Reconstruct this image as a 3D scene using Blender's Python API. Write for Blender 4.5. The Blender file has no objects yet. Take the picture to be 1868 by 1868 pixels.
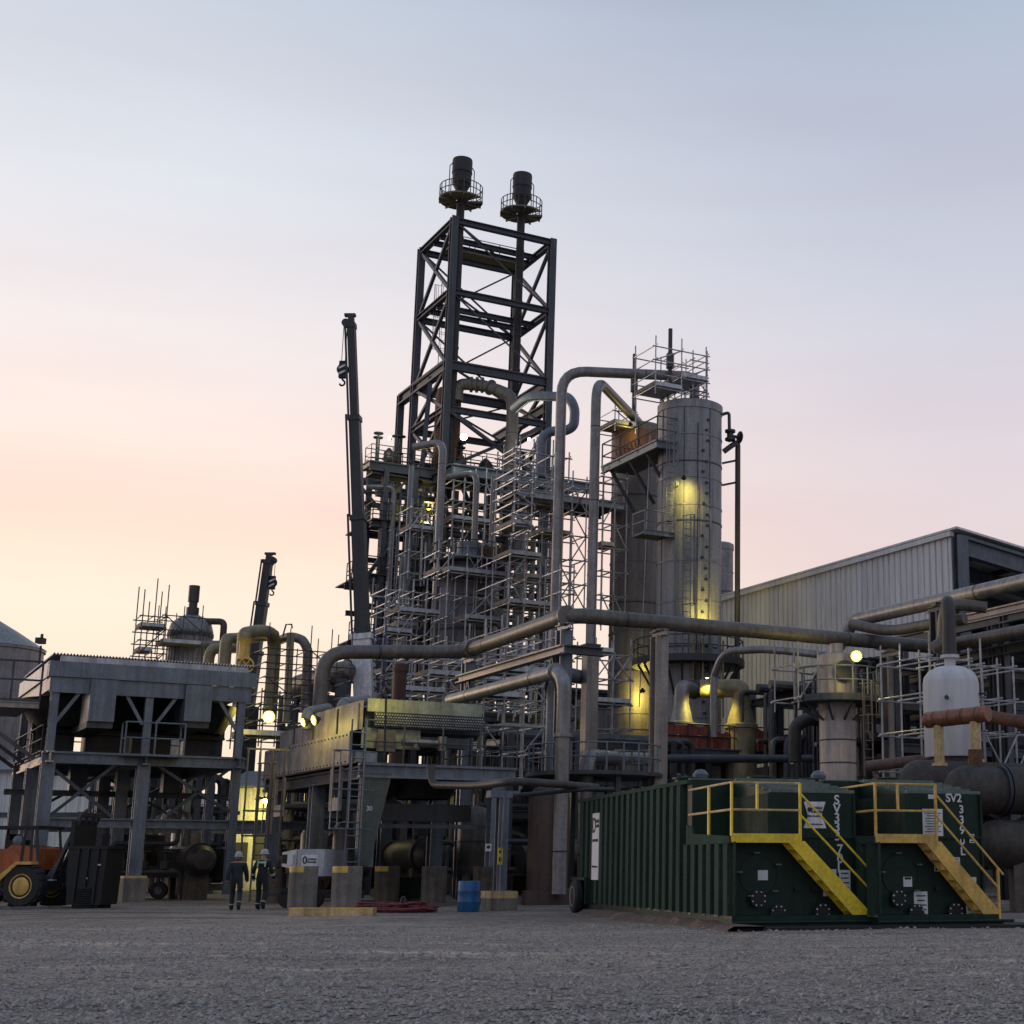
import bpy, math, random
from mathutils import Vector, Matrix, noise
R_ = math.radians
V = Vector
rnd = random.Random(7)
scene = bpy.context.scene
COL = scene.collection

# ------------------------------------------------------------------ camera
F_PX, PPX, PPY, PITCH, CZ, W_PX = 2750.0, 1341.0, 934.0, R_(13.25), 1.35, 1868.0
cam_d = bpy.data.cameras.new("camera")
cam = bpy.data.objects.new("camera", cam_d)
COL.objects.link(cam)
cam.location = (0, 0, CZ)
cam.rotation_euler = (R_(90) + PITCH, 0, 0)
cam_d.sensor_width = 36.0
cam_d.lens = 36.0 * F_PX / W_PX
cam_d.shift_x = (W_PX / 2 - PPX) / W_PX
cam_d.clip_start = 0.1
cam_d.clip_end = 5000
scene.camera = cam

# ------------------------------------------------------------------ dusk sky
world = bpy.data.worlds.new("World")
scene.world = world
world.use_nodes = True
nt = world.node_tree
nt.nodes.clear()
def N(t, **kw):
    n = nt.nodes.new(t)
    for k, v in kw.items():
        setattr(n, k, v)
    return n
def s2l(c):
    return tuple(((x / 255) / 12.92 if x / 255 <= .04045 else ((x / 255 + .055) / 1.055) ** 2.4) for x in c)
SUN_AZ, SUN_EL = R_(-62), R_(4)             # azimuth measured from +Y, negative = left
tc = N('ShaderNodeTexCoord')
sep = N('ShaderNodeSeparateXYZ')
nt.links.new(tc.outputs['Generated'], sep.inputs[0])
def ramp(stops):
    r = N('ShaderNodeValToRGB')
    r.color_ramp.interpolation = 'B_SPLINE'
    el = r.color_ramp.elements
    while len(el) < len(stops):
        el.new(0.5)
    for e, (a, c) in zip(el, stops):
        e.position = max(0.0, math.sin(R_(a)))
        e.color = (*s2l(c), 1)
    nt.links.new(sep.outputs['Z'], r.inputs[0])
    return r
warm = ramp([(0, (253, 220, 186)), (8, (252, 234, 214)), (10.4, (252, 230, 209)), (12.2, (252, 220, 202)), (14, (249, 223, 211)),
             (16.5, (245, 228, 221)), (20, (234, 227, 228)), (24, (223, 225, 231)), (28, (212, 217, 225)), (33, (201, 209, 220)), (60, (146, 168, 198)), (90, (136, 158, 192))])
cool = ramp([(0, (228, 200, 194)), (8.5, (226, 207, 204)), (10.5, (223, 208, 208)), (13.5, (220, 206, 211)), (17, (214, 206, 214)),
             (21, (200, 203, 216)), (25, (188, 193, 208)), (29, (178, 185, 203)), (33, (166, 179, 197)), (60, (138, 162, 194)), (90, (136, 158, 192))])
east = ramp([(0, (190, 182, 188)), (12, (194, 190, 200)), (25, (180, 190, 208)), (45, (156, 173, 200)), (90, (136, 158, 192))])
def dotn(d, lo, hi):
    m = N('ShaderNodeVectorMath', operation='DOT_PRODUCT')
    nt.links.new(tc.outputs['Generated'], m.inputs[0])
    m.inputs[1].default_value = d
    r = N('ShaderNodeMapRange')
    r.interpolation_type = 'SMOOTHSTEP'
    nt.links.new(m.outputs['Value'], r.inputs[0])
    r.inputs[1].default_value = lo
    r.inputs[2].default_value = hi
    return r
fw = dotn((math.sin(R_(-40)), math.cos(R_(-40)), 0), .60, .97)
fe = dotn((math.sin(R_(-20)), math.cos(R_(-20)), 0), -.5, .55)
mx = N('ShaderNodeMixRGB'); nt.links.new(fw.outputs[0], mx.inputs[0])
nt.links.new(cool.outputs[0], mx.inputs[1]); nt.links.new(warm.outputs[0], mx.inputs[2])
mx2 = N('ShaderNodeMixRGB'); nt.links.new(fe.outputs[0], mx2.inputs[0])
nt.links.new(east.outputs[0], mx2.inputs[1]); nt.links.new(mx.outputs[0], mx2.inputs[2])
# faint streaks of high haze
mp = N('ShaderNodeMapping'); mp.inputs['Scale'].default_value = (1.2, 1.2, 9)
nt.links.new(tc.outputs['Generated'], mp.inputs[0])
nz = N('ShaderNodeTexNoise'); nz.inputs['Scale'].default_value = 1.8; nz.inputs['Detail'].default_value = 4
nt.links.new(mp.outputs[0], nz.inputs['Vector'])
mr = N('ShaderNodeMapRange'); nt.links.new(nz.outputs[0], mr.inputs[0])
mr.inputs[1].default_value = .3; mr.inputs[2].default_value = .7; mr.inputs[3].default_value = .955; mr.inputs[4].default_value = 1.045
mul = N('ShaderNodeMixRGB', blend_type='MULTIPLY'); mul.inputs[0].default_value = 1
nt.links.new(mx2.outputs[0], mul.inputs[1])
cmb = N('ShaderNodeCombineColor'); one = N('ShaderNodeMath', operation='POWER'); one.inputs[1].default_value = .5
nt.links.new(mr.outputs[0], one.inputs[0])
nt.links.new(one.outputs[0], cmb.inputs[0]); nt.links.new(mr.outputs[0], cmb.inputs[1]); nt.links.new(mr.outputs[0], cmb.inputs[2])
nt.links.new(cmb.outputs[0], mul.inputs[2])
bg = N('ShaderNodeBackground'); bg.inputs[1].default_value = 1.03
nt.links.new(mul.outputs[0], bg.inputs[0])
sky = N('ShaderNodeTexSky'); sky.sky_type = 'NISHITA'; sky.sun_disc = False
sky.sun_elevation = SUN_EL; sky.sun_rotation = SUN_AZ
bg2 = N('ShaderNodeBackground'); nt.links.new(sky.outputs[0], bg2.inputs[0]); bg2.inputs[1].default_value = 0.0006
add = N('ShaderNodeAddShader'); nt.links.new(bg.outputs[0], add.inputs[0]); nt.links.new(bg2.outputs[0], add.inputs[1])
wo = N('ShaderNodeOutputWorld'); nt.links.new(add.outputs[0], wo.inputs[0])

sl = bpy.data.lights.new("sun", 'SUN'); sl.energy = 0.95; sl.angle = R_(16); sl.color = (1.0, .76, .60)
so = bpy.data.objects.new("sun", sl); COL.objects.link(so)
sd = V((math.sin(SUN_AZ) * math.cos(SUN_EL), math.cos(SUN_AZ) * math.cos(SUN_EL), math.sin(SUN_EL)))
so.rotation_euler = sd.to_track_quat('Z', 'Y').to_euler()
so.location = sd * 200

vs = scene.view_settings
vs.view_transform = 'Standard'; vs.look = 'None'; vs.exposure = 0.1; vs.gamma = 1; vs.use_curve_mapping = False
scene.cycles.use_denoising = True
scene.cycles.max_bounces = 5
scene.cycles.diffuse_bounces = 3
scene.cycles.glossy_bounces = 3
scene.cycles.sample_clamp_indirect = 4

# ------------------------------------------------------------------ pixels -> world
CP, SP = math.cos(PITCH), math.sin(PITCH)
C0 = V((0, 0, CZ))
def ray(px, py):
    u = (px - PPX) / F_PX; v = (PPY - py) / F_PX
    return V((u, CP - v * SP, SP + v * CP))
def P(px, py, Y):
    d = ray(px, py); return C0 + d * (Y / d.y)
def G(px, py, z=0.0):
    d = ray(px, py); return C0 + d * ((z - CZ) / d.z)
def PL(px, py, o, n):
    d = ray(px, py); return C0 + d * ((o - C0).dot(n) / d.dot(n))
def ZY(py, Y):
    d = ray(PPX, py); return CZ + d.z * Y / d.y
def RPX(w, Y):
    return w * Y / F_PX / 2 * 1.0
YAW = R_(31.5)
A = V((-math.sin(YAW), math.cos(YAW), 0)); B = V((math.cos(YAW), math.sin(YAW), 0)); Z = V((0, 0, 1))
def FB(px, py, o): return PL(px, py, o, A)
def FA(px, py, o): return PL(px, py, o, B)

# ------------------------------------------------------------------ materials
MATS = {}
def mat(name, col, rough=.6, metal=0.0, var=.25, scale=2.5, bump=0.0, streak=False, col2=None, emit=None, es=0, fine=None, spec=.5, stain=.3):
    m = bpy.data.materials.new(name); m.use_nodes = True
    t = m.node_tree; b = t.nodes['Principled BSDF']
    b.inputs['Roughness'].default_value = rough; b.inputs['Metallic'].default_value = metal; b.inputs['Specular IOR Level'].default_value = spec
    if emit:
        b.inputs['Emission Color'].default_value = (*emit, 1); b.inputs['Emission Strength'].default_value = es
    c = V(col); c2 = V(col2) if col2 else c * (1 - var)
    cc = c * (1 + var * .5) if not col2 else c
    tcn = t.nodes.new('ShaderNodeTexCoord'); mp = t.nodes.new('ShaderNodeMapping')
    t.links.new(tcn.outputs['Object'], mp.inputs[0])
    if streak: mp.inputs['Scale'].default_value = (1, 1, .12)
    nz = t.nodes.new('ShaderNodeTexNoise'); nz.inputs['Scale'].default_value = scale; nz.inputs['Detail'].default_value = 6; nz.inputs['Roughness'].default_value = .65
    t.links.new(mp.outputs[0], nz.inputs['Vector'])
    rp = t.nodes.new('ShaderNodeValToRGB'); rp.color_ramp.elements[0].position = .32; rp.color_ramp.elements[1].position = .68
    rp.color_ramp.elements[0].color = (*c2, 1); rp.color_ramp.elements[1].color = (*cc, 1)
    t.links.new(nz.outputs[0], rp.inputs[0])
    out = rp.outputs[0]
    if fine:
        nf = t.nodes.new('ShaderNodeTexNoise'); nf.inputs['Scale'].default_value = fine; nf.inputs['Detail'].default_value = 5
        t.links.new(tcn.outputs['Object'], nf.inputs['Vector'])
        mr = t.nodes.new('ShaderNodeMapRange'); mr.inputs[1].default_value = .3; mr.inputs[2].default_value = .7; mr.inputs[3].default_value = .82; mr.inputs[4].default_value = 1.15
        t.links.new(nf.outputs[0], mr.inputs[0])
        ml = t.nodes.new('ShaderNodeMixRGB'); ml.blend_type = 'MULTIPLY'; ml.inputs[0].default_value = 1
        t.links.new(out, ml.inputs[1]); t.links.new(mr.outputs[0], ml.inputs[2]); out = ml.outputs[0]
    if stain and not emit:
        m3 = t.nodes.new('ShaderNodeMapping'); m3.inputs['Scale'].default_value = (2.3, 2.3, .16); t.links.new(tcn.outputs['Object'], m3.inputs[0])
        n3 = t.nodes.new('ShaderNodeTexNoise'); n3.inputs['Scale'].default_value = 1.7; n3.inputs['Detail'].default_value = 7; n3.inputs['Roughness'].default_value = .7; t.links.new(m3.outputs[0], n3.inputs['Vector'])
        r3 = t.nodes.new('ShaderNodeMapRange'); r3.inputs[1].default_value = .38; r3.inputs[2].default_value = .56; r3.inputs[3].default_value = 1 - stain; r3.inputs[4].default_value = 1.04
        t.links.new(n3.outputs[0], r3.inputs[0])
        x3 = t.nodes.new('ShaderNodeMixRGB'); x3.blend_type = 'MULTIPLY'; x3.inputs[0].default_value = 1
        t.links.new(out, x3.inputs[1]); t.links.new(r3.outputs[0], x3.inputs[2]); out = x3.outputs[0]
    t.links.new(out, b.inputs['Base Color'])
    rr = t.nodes.new('ShaderNodeMapRange'); rr.inputs[3].default_value = max(.05, rough - .12); rr.inputs[4].default_value = min(1, rough + .12)
    t.links.new(nz.outputs[0], rr.inputs[0]); t.links.new(rr.outputs[0], b.inputs['Roughness'])
    if bump:
        bp = t.nodes.new('ShaderNodeBump'); bp.inputs['Strength'].default_value = bump; bp.inputs['Distance'].default_value = .03
        n2 = t.nodes.new('ShaderNodeTexNoise'); n2.inputs['Scale'].default_value = fine or scale * 8; n2.inputs['Detail'].default_value = 5
        t.links.new(tcn.outputs['Object'], n2.inputs['Vector']); t.links.new(n2.outputs[0], bp.inputs['Height'])
        t.links.new(bp.outputs[0], b.inputs['Normal'])
    MATS[name] = m
    return m
galv = mat('galvanised steel', (.135, .155, .19), .5, .2, .3, .9, fine=16)
galv_dk = mat('weathered steel', (.06, .066, .078), .6, .2, .35, .9, fine=14)
steel_dk = mat('dark painted steel', (.028, .030, .035), .55, .1, .4, 1.0)
steel_tower = mat('tower steel', (.050, .054, .072), .6, .1, .3, .6)
scaf = mat('scaffold tube', (.36, .36, .38), .42, .25, .5, 1.5)
plank = mat('scaffold plank', (.20, .155, .12), .8, 0, .4, 2)
alu = mat('aluminium deck', (.42, .44, .48), .45, .3, .25, 2)
insul = mat('pipe cladding', (.135, .118, .105), .5, .25, .35, .8, fine=6)
insul_lt = mat('pale pipe cladding', (.21, .20, .20), .45, .35, .3, .9, fine=6)
insul_dk = mat('dark pipe cladding', (.055, .048, .046), .55, .2, .4, .8, fine=6)
pale_yel = mat('ochre pipe coating', (.22, .185, .10), .55, .1, .35, 1.0, fine=5)
conc = mat('concrete', (.20, .175, .15), .9, 0, .35, 1.2, bump=.3, fine=14)
conc_dk = mat('stained concrete', (.13, .105, .085), .9, 0, .45, 1.2, bump=.3, fine=14)
yel = mat('yellow paint', (.74, .53, .025), .5, 0, .15, 2, fine=12, stain=.12)
yel_or = mat('ochre safety paint', (.64, .40, .09), .55, 0, .25, 2, fine=12)
yel_pale = mat('faded yellow paint', (.55, .40, .19), .7, 0, .3, 2, fine=12)
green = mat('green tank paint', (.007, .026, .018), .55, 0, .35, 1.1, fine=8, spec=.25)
green_lt = mat('lit green tank paint', (.034, .060, .046), .85, 0, .3, 1.5, streak=True, fine=14, spec=.1)  # lighter green puts the light from the left into the ribs and rails
green_top = mat('sky-lit green roof paint', (.13, .17, .15), .6, 0, .3, 1.5)  # pale green paints in the sky reflected along the roof ribs
olive = mat('lit olive tank panel', (.040, .050, .037), .85, 0, .25, 1.5, fine=12, spec=.1)  # lightened olive paints in the light on the notch's left-facing wall
tan_post = mat('tan painted steel', (.27, .235, .215), .6, .05, .25, 1.0, fine=12)
rust_dk = mat('dark red oxide paint', (.075, .026, .020), .7, 0, .35, 1.5, fine=9)
black = mat('black rubber', (.014, .014, .015), .75, 0, .4, 3)
black_m = mat('black steel', (.007, .0075, .008), .6, .1, .4, 2)
white = mat('white paint', (.62, .62, .64), .5, 0, .15, 2, fine=8)
white_dirty = mat('grimy white paint', (.40, .41, .43), .6, 0, .25, 1.2, streak=True, fine=8)
paper = mat('white sign board', (.62, .62, .64), .6, 0, .1, 3)
ink = mat('black lettering', (.02, .02, .025), .6, 0, .1, 3)
vessel_m = mat('vessel insulation', (.25, .248, .262), .6, .1, .3, .5, streak=True, fine=9)
vessel_w = mat('off-white vessel coating', (.50, .49, .50), .65, 0, .12, .8, streak=True, stain=.1)
siding = mat('ribbed metal siding', (.64, .63, .63), .6, 0, .12, .6, streak=True, stain=.15)
roof_m = mat('building steel', (.10, .115, .14), .55, .15, .3, 1)
rust = mat('rusted steel', (.16, .062, .030), .8, .1, .5, 2.5, col2=(.06, .032, .024), fine=10)
rust_or = mat('copper brown cladding', (.22, .098, .052), .5, .25, .4, 2, fine=9)
red_net = mat('red debris sheeting', (.24, .052, .030), .75, 0, .35, 1.5, fine=6)
red_m = mat('red hose rubber', (.16, .022, .026), .55, 0, .35, 4)
orange = mat('orange machine paint', (.36, .085, .018), .5, 0, .3, 2, fine=10)
blue_pl = mat('blue plastic', (.012, .10, .26), .5, 0, .25, 2.5, fine=12)
cloth_nv = mat('dark navy coverall', (.012, .014, .020), .85, 0, .4, 6)
cloth_dk = mat('dark denim cloth', (.016, .020, .028), .85, 0, .4, 6)
hivis = mat('hi-vis tape', (.30, .42, .28), .5, 0, .1, 5)
skin_m = mat('skin', (.32, .19, .14), .6, 0, .15, 6)
soil = mat('reddish soil', (.135, .085, .065), .95, 0, .45, 3, bump=.6, fine=16)
panel = mat('cooler side panel', (.30, .255, .24), .55, .2, .25, 1.0, fine=4)
panel_gr = mat('lamp-tinted cooler panel', (.25, .27, .21), .55, .1, .25, 1.4, fine=5)  # greenish lamp glow is put into this panel colour
wall_pale = mat('pale building cladding', (.55, .58, .60), .7, 0, .15, .5)
wall_dim = mat('dull building cladding', (.13, .13, .13), .8, 0, .3, .3)
glow = mat('lamp glass', (1, .9, .5), .3, emit=(1.0, .83, .30), es=26)
glow_rim = mat('lamp lens rim', (1, .8, .3), .3, emit=(1.0, .88, .13), es=1.05)
glow_w = mat('cool lamp glass', (1, 1, .9), .3, emit=(.95, 1.0, .72), es=22)
glow_dim = mat('lit window', (.9, .75, .3), .4, var=.4, scale=.9, emit=(1.0, .78, .25), es=.9)

# ------------------------------------------------------------------ mesh builder
class MB:
    def __init__(s): s.v = []; s.f = []
    def add(s, vs, fs):
        k = len(s.v); s.v += [V(p) for p in vs]; s.f += [tuple(i + k for i in f) for f in fs]; return s
    def box(s, c, size, ax=None):
        c = V(c); x, y, z = (V((1, 0, 0)), V((0, 1, 0)), Z) if ax is None else ax
        hx, hy, hz = size[0] / 2, size[1] / 2, size[2] / 2
        vs = [c + x * (i * hx) + y * (j * hy) + z * (k * hz) for k in (-1, 1) for j in (-1, 1) for i in (-1, 1)]
        return s.add(vs, [(0, 2, 3, 1), (4, 5, 7, 6), (0, 1, 5, 4), (2, 6, 7, 3), (0, 4, 6, 2), (1, 3, 7, 5)])
    def span(s, a, b, ax=None):          # box between two corners given in axes ax
        x, y, z = (V((1, 0, 0)), V((0, 1, 0)), Z) if ax is None else ax
        a = V(a); b = V(b); d = b - a
        return s.box((a + b) / 2, (abs(d.dot(x)), abs(d.dot(y)), abs(d.dot(z))), ax)
    def bar(s, a, b, w, h=None, up=Z):   # rectangular bar
        a = V(a); b = V(b); h = h or w; d = (b - a); L = d.length
        if L < 1e-6: return s
        d /= L
        if abs(d.dot(up)) > .97: up = A
        x = d.cross(up).normalized(); u = x.cross(d)
        return s.box((a + b) / 2, (w, L, h), (x, d, u))
    def ibeam(s, a, b, w, h, up=Z, t=.16):
        a = V(a); b = V(b); d = (b - a).normalized()
        if abs(d.dot(up)) > .97: up = A
        x = d.cross(up).normalized(); u = x.cross(d); tf = h * t
        s.bar(a + u * (h / 2 - tf / 2), b + u * (h / 2 - tf / 2), w, tf, up)
        s.bar(a - u * (h / 2 - tf / 2), b - u * (h / 2 - tf / 2), w, tf, up)
        return s.bar(a, b, w * t, h - 2 * tf - .002, up)
    def tube(s, pts, r, n=10, fil=0, cap=True):
        pts = [V(p) for p in pts]
        if fil and len(pts) > 2:
            q = [pts[0]]
            for i in range(1, len(pts) - 1):
                p, a, b = pts[i], pts[i - 1], pts[i + 1]
                la, lb = (a - p).length, (b - p).length
                f = min(fil, la * .49, lb * .49)
                s0 = p + (a - p) / la * f; s1 = p + (b - p) / lb * f
                for k in range(7):
                    t = k / 6; q.append(s0 * (1 - t) ** 2 + p * 2 * t * (1 - t) + s1 * t * t)
            q.append(pts[-1]); pts = q
        rs = r if isinstance(r, (list, tuple)) else [r] * len(pts)
        prev = None; rings = []
        for i, p in enumerate(pts):
            d = (pts[min(i + 1, len(pts) - 1)] - pts[max(i - 1, 0)]).normalized()
            if prev is None:
                x = d.orthogonal().normalized()
            else:
                x = (prev - d * prev.dot(d)).normalized()
            prev = x; y = d.cross(x)
            rings.append([p + (x * math.cos(2 * math.pi * k / n) + y * math.sin(2 * math.pi * k / n)) * rs[i] for k in range(n)])
        vs = [p for rg in rings for p in rg]
        fs = [(i * n + k, i * n + (k + 1) % n, (i + 1) * n + (k + 1) % n, (i + 1) * n + k) for i in range(len(rings) - 1) for k in range(n)]
        if cap: fs += [tuple(range(n))[::-1], tuple((len(rings) - 1) * n + k for k in range(n))]
        return s.add(vs, fs)
    def lathe(s, base, prof, n=28, axis=Z, a0=0, a1=2 * math.pi):     # prof: [(r, h)]
        base = V(base); axis = V(axis).normalized(); x = axis.orthogonal().normalized() if axis != Z else V((1, 0, 0)); y = axis.cross(x)
        full = abs(a1 - a0 - 2 * math.pi) < 1e-6; m = n if full else n + 1
        vs = [base + axis * h + (x * math.cos(a0 + (a1 - a0) * k / n) + y * math.sin(a0 + (a1 - a0) * k / n)) * max(r, 1e-4) for r, h in prof for k in range(m)]
        fs = []
        for i in range(len(prof) - 1):
            for k in range(n):
                k2 = (k + 1) % m
                fs.append((i * m + k, i * m + k2, (i + 1) * m + k2, (i + 1) * m + k))
        if full:
            if prof[0][0] > 1e-3: fs.append(tuple(range(m))[::-1])
            if prof[-1][0] > 1e-3: fs.append(tuple((len(prof) - 1) * m + k for k in range(m)))
        return s.add(vs, fs)
    def prism(s, poly, ext):             # planar polygon extruded by vector
        n = len(poly); poly = [V(p) for p in poly]; ext = V(ext)
        return s.add(poly + [p + ext for p in poly], [tuple(range(n))[::-1], tuple(range(n, 2 * n))] + [(i, (i + 1) % n, n + (i + 1) % n, n + i) for i in range(n)])
    def build(s, name, m, parent=None, label=None):
        me = bpy.data.meshes.new(name)
        o0 = V(parent['o']) if parent is not None and 'o' in parent else V((0, 0, 0))
        me.from_pydata([p - o0 for p in s.v], [], s.f)
        me.materials.append(m)
        me.polygons.foreach_set('use_smooth', [True] * len(me.polygons))
        me.set_sharp_from_angle(angle=R_(38))
        o = bpy.data.objects.new(name, me); COL.objects.link(o)
        if parent is not None:
            o.parent = parent
            if 'o' in parent: o['o'] = list(o0)
        if label: o['label'] = label
        return o
def thing(name, label, cat, o=(0, 0, 0), group=None):
    e = bpy.data.objects.new(name, None); COL.objects.link(e)
    e.location = o; e['o'] = list(o); e['label'] = label; e['category'] = cat; e.empty_display_size = .3
    if group: e['group'] = group
    return e
def solo(mb, name, m, label, cat, group=None):
    o = mb.build(name, m); o['label'] = label; o['category'] = cat
    if group: o['group'] = group
    return o
def copy_tree(o, parent=None):
    c = o.copy(); COL.objects.link(c)
    if parent is not None: c.parent = parent
    for ch in list(o.children): copy_tree(ch, c)
    return c
def structure(mb, name, m, kind='structure'):
    o = mb.build(name, m); o['kind'] = kind; return o

# --------- shared sub-assemblies
def railing(par, pts, h=1.07, m=None, r=.025, gap=1.6, mid=(.5,), name='railing', closed=False, toe=False):
    """rails run along pts (deck level); every post a sub-part of the railing"""
    m = m or galv; pts = [V(p) for p in pts]
    mb = MB()
    if closed: pts = pts + [pts[0]]
    for f in (1.0, *mid):
        mb.tube([p + Z * h * f for p in pts], r, 6)
    rl = mb.build(name, m, par)
    done = []
    for a, b in zip(pts, pts[1:]):
        n = max(1, round((b - a).length / gap))
        for k in range(n + 1):
            q = a.lerp(b, k / n)
            if all((q - d).length > .3 for d in done):
                done.append(q); MB().tube([q - Z * .1, q + Z * h], r * 1.1, 6).build('post', m, rl)
    return rl
def ladder(par, a, b, m, w=.45, side=None, step=.5, cage=False, out=None, r=.03, cw=None, co=.75):
    cw = cw or w * .62
    a = V(a); b = V(b); side = V(side or B)
    lm = MB()
    for sgn in (-1, 1): lm.tube([a + side * sgn * w / 2, b + side * sgn * w / 2], r, 6)
    n = int((b - a).length / step)
    for k in range(1, n): 
        p = a.lerp(b, k / n); lm.tube([p - side * w / 2, p + side * w / 2], r * .7, 5)
    l = lm.build('ladder', m, par)
    if cage:
        out = V(out or -A); cm = MB(); L = (b - a).length
        k = 2.4; hoops = []
        while k < L:
            p = a + (b - a) * (k / L); hoops.append(p)
            cm.tube([p + side * cw * math.cos(t) + out * co * math.sin(t) for t in [math.pi * i / 8 for i in range(9)]], r * .7, 5)
            k += 1.3
        if len(hoops) > 1:
            for t in [math.pi * i / 6 for i in range(1, 6)]:
                off = side * cw * math.cos(t) + out * co * math.sin(t)
                cm.tube([hoops[0] + off, hoops[-1] + off], r * .6, 5)
        if hoops: cm.build('cage', m, l)
    return l
def scaffold(name, label, o, us, ws, zs, decks=(), r=.045, extra=1.0, braces=2, m=None, group=None, ub=None, wb=None, deckm=None, sides='BA', seed=0, toe=True):
    """tube scaffold: every standard, ledger run, deck and brace its own part. us/ws: grid offsets along ub/wb, zs: ledger heights"""
    m = m or scaf; ub = ub or B; wb = wb or A; o = V(o); rr = random.Random(seed)
    t = thing(name, label, 'scaffold', o, group)
    for u in us:
        for w in ws:
            zt = zs[-1] + extra * rr.uniform(.4, 1.3)
            MB().tube([o + ub * u + wb * w + Z * (zs[0] - .4), o + ub * u + wb * w + Z * zt], r, 6).build('standard', m, t)
    for z in zs:
        for w in ws:
            MB().tube([o + ub * (us[0] - .2) + wb * w + Z * z, o + ub * (us[-1] + .2) + wb * w + Z * z], r, 6).build('ledger', m, t)
        for u in us:
            MB().tube([o + ub * u + wb * (ws[0] - .2) + Z * (z + .08), o + ub * u + wb * (ws[-1] + .2) + Z * (z + .08)], r, 6).build('transom', m, t)
    for (z, u0, u1, w0, w1) in decks:
        mb = MB(); n = max(1, round((w1 - w0) / .32))
        for k in range(n):
            wa = w0 + (w1 - w0) * k / n; wb_ = w0 + (w1 - w0) * (k + 1) / n - .02
            mb.box(o + ub * ((u0 + u1) / 2) + wb * ((wa + wb_) / 2) + Z * (z + .16 + (k % 2) * .012), (u1 - u0, wb_ - wa, .06), (ub, wb, Z))
        dk = mb.build('deck', deckm or plank, t)
        if toe:
            MB().box(o + ub * ((u0 + u1) / 2) + wb * (w0 - .05) + Z * (z + .26), (u1 - u0, .05, .24), (ub, wb, Z)).build('toe_board', alu, dk)
            MB().box(o + ub * (u0 - .05) + wb * ((w0 + w1) / 2) + Z * (z + .26), (.05, w1 - w0, .24), (ub, wb, Z)).build('toe_board', plank, dk)
    for k in range(braces):
        i = rr.randrange(len(zs) - 1); j = rr.randrange(len(us) - 1) if len(us) > 1 else 0
        if len(us) > 1:
            a = o + ub * us[j] + wb * (ws[0] - .08) + Z * zs[i]; b = o + ub * us[j + 1] + wb * (ws[0] - .08) + Z * zs[min(i + 1, len(zs) - 1)]
            if rr.random() < .5: a.z, b.z = b.z, a.z
            MB().tube([a, b], r, 6).build('brace', m, t)
    return t
def frange(a, b, s):
    r = []
    while a <= b + 1e-6: r.append(a); a += s
    return r
def text(par, body, o, x, up, size, m, name='lettering', depth=.012, align='CENTER'):
    cu = bpy.data.curves.new('txt', 'FONT'); cu.body = body; cu.size = size; cu.align_x = align; cu.align_y = 'CENTER'; cu.extrude = depth / 2; cu.offset = size * .018; cu.space_line = .85
    tmp = bpy.data.objects.new('txt', cu); COL.objects.link(tmp)
    bpy.context.view_layer.update()
    me = bpy.data.meshes.new_from_object(tmp.evaluated_get(bpy.context.evaluated_depsgraph_get()))
    bpy.data.objects.remove(tmp); bpy.data.curves.remove(cu)
    x = V(x).normalized(); up = V(up).normalized(); n = x.cross(up)
    o0 = V(par['o']) if par is not None and 'o' in par else V((0, 0, 0))
    M = Matrix(((x.x, up.x, n.x, o[0] - o0.x), (x.y, up.y, n.y, o[1] - o0.y), (x.z, up.z, n.z, o[2] - o0.z), (0, 0, 0, 1)))
    me.transform(M); me.materials.clear(); me.materials.append(m); me.name = name
    ob = bpy.data.objects.new(name, me); COL.objects.link(ob)
    if par is not None:
        ob.parent = par
        if 'o' in par: ob['o'] = list(o0)
    return ob
def pipe(name, label, pts, r, m, fil=None, group=None, seams=1.6, n=14, cat='pipe', flanges=()):
    o = V(pts[0]); t = thing(name, label, cat, o, group)
    MB().tube(pts, r, n, fil if fil is not None else r * 3.2).build('shell', m, t)
    L = 0
    pts = [V(p) for p in pts]
    for a, b in zip(pts, pts[1:]):
        d = b - a; Ln = d.length
        if Ln > seams * 1.8:
            k = seams
            while k < Ln - seams * .6:
                p = a + d * (k / Ln); dn = d / Ln
                MB().lathe(p - dn * .03, [(r * 1.02, 0), (r * 1.025, .06)], n, dn).build('band', steel_dk if rnd.random() < .5 else m, t)
                k += seams * rnd.choice((1.5, 2, 3))
    for i, f in flanges:
        a, b = pts[i], pts[i + 1]; p = a.lerp(b, f); dn = (b - a).normalized()
        MB().lathe(p - dn * .06, [(r * 1.35, 0), (r * 1.35, .12)], n, dn).build('flange', m, t)
    return t
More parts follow.
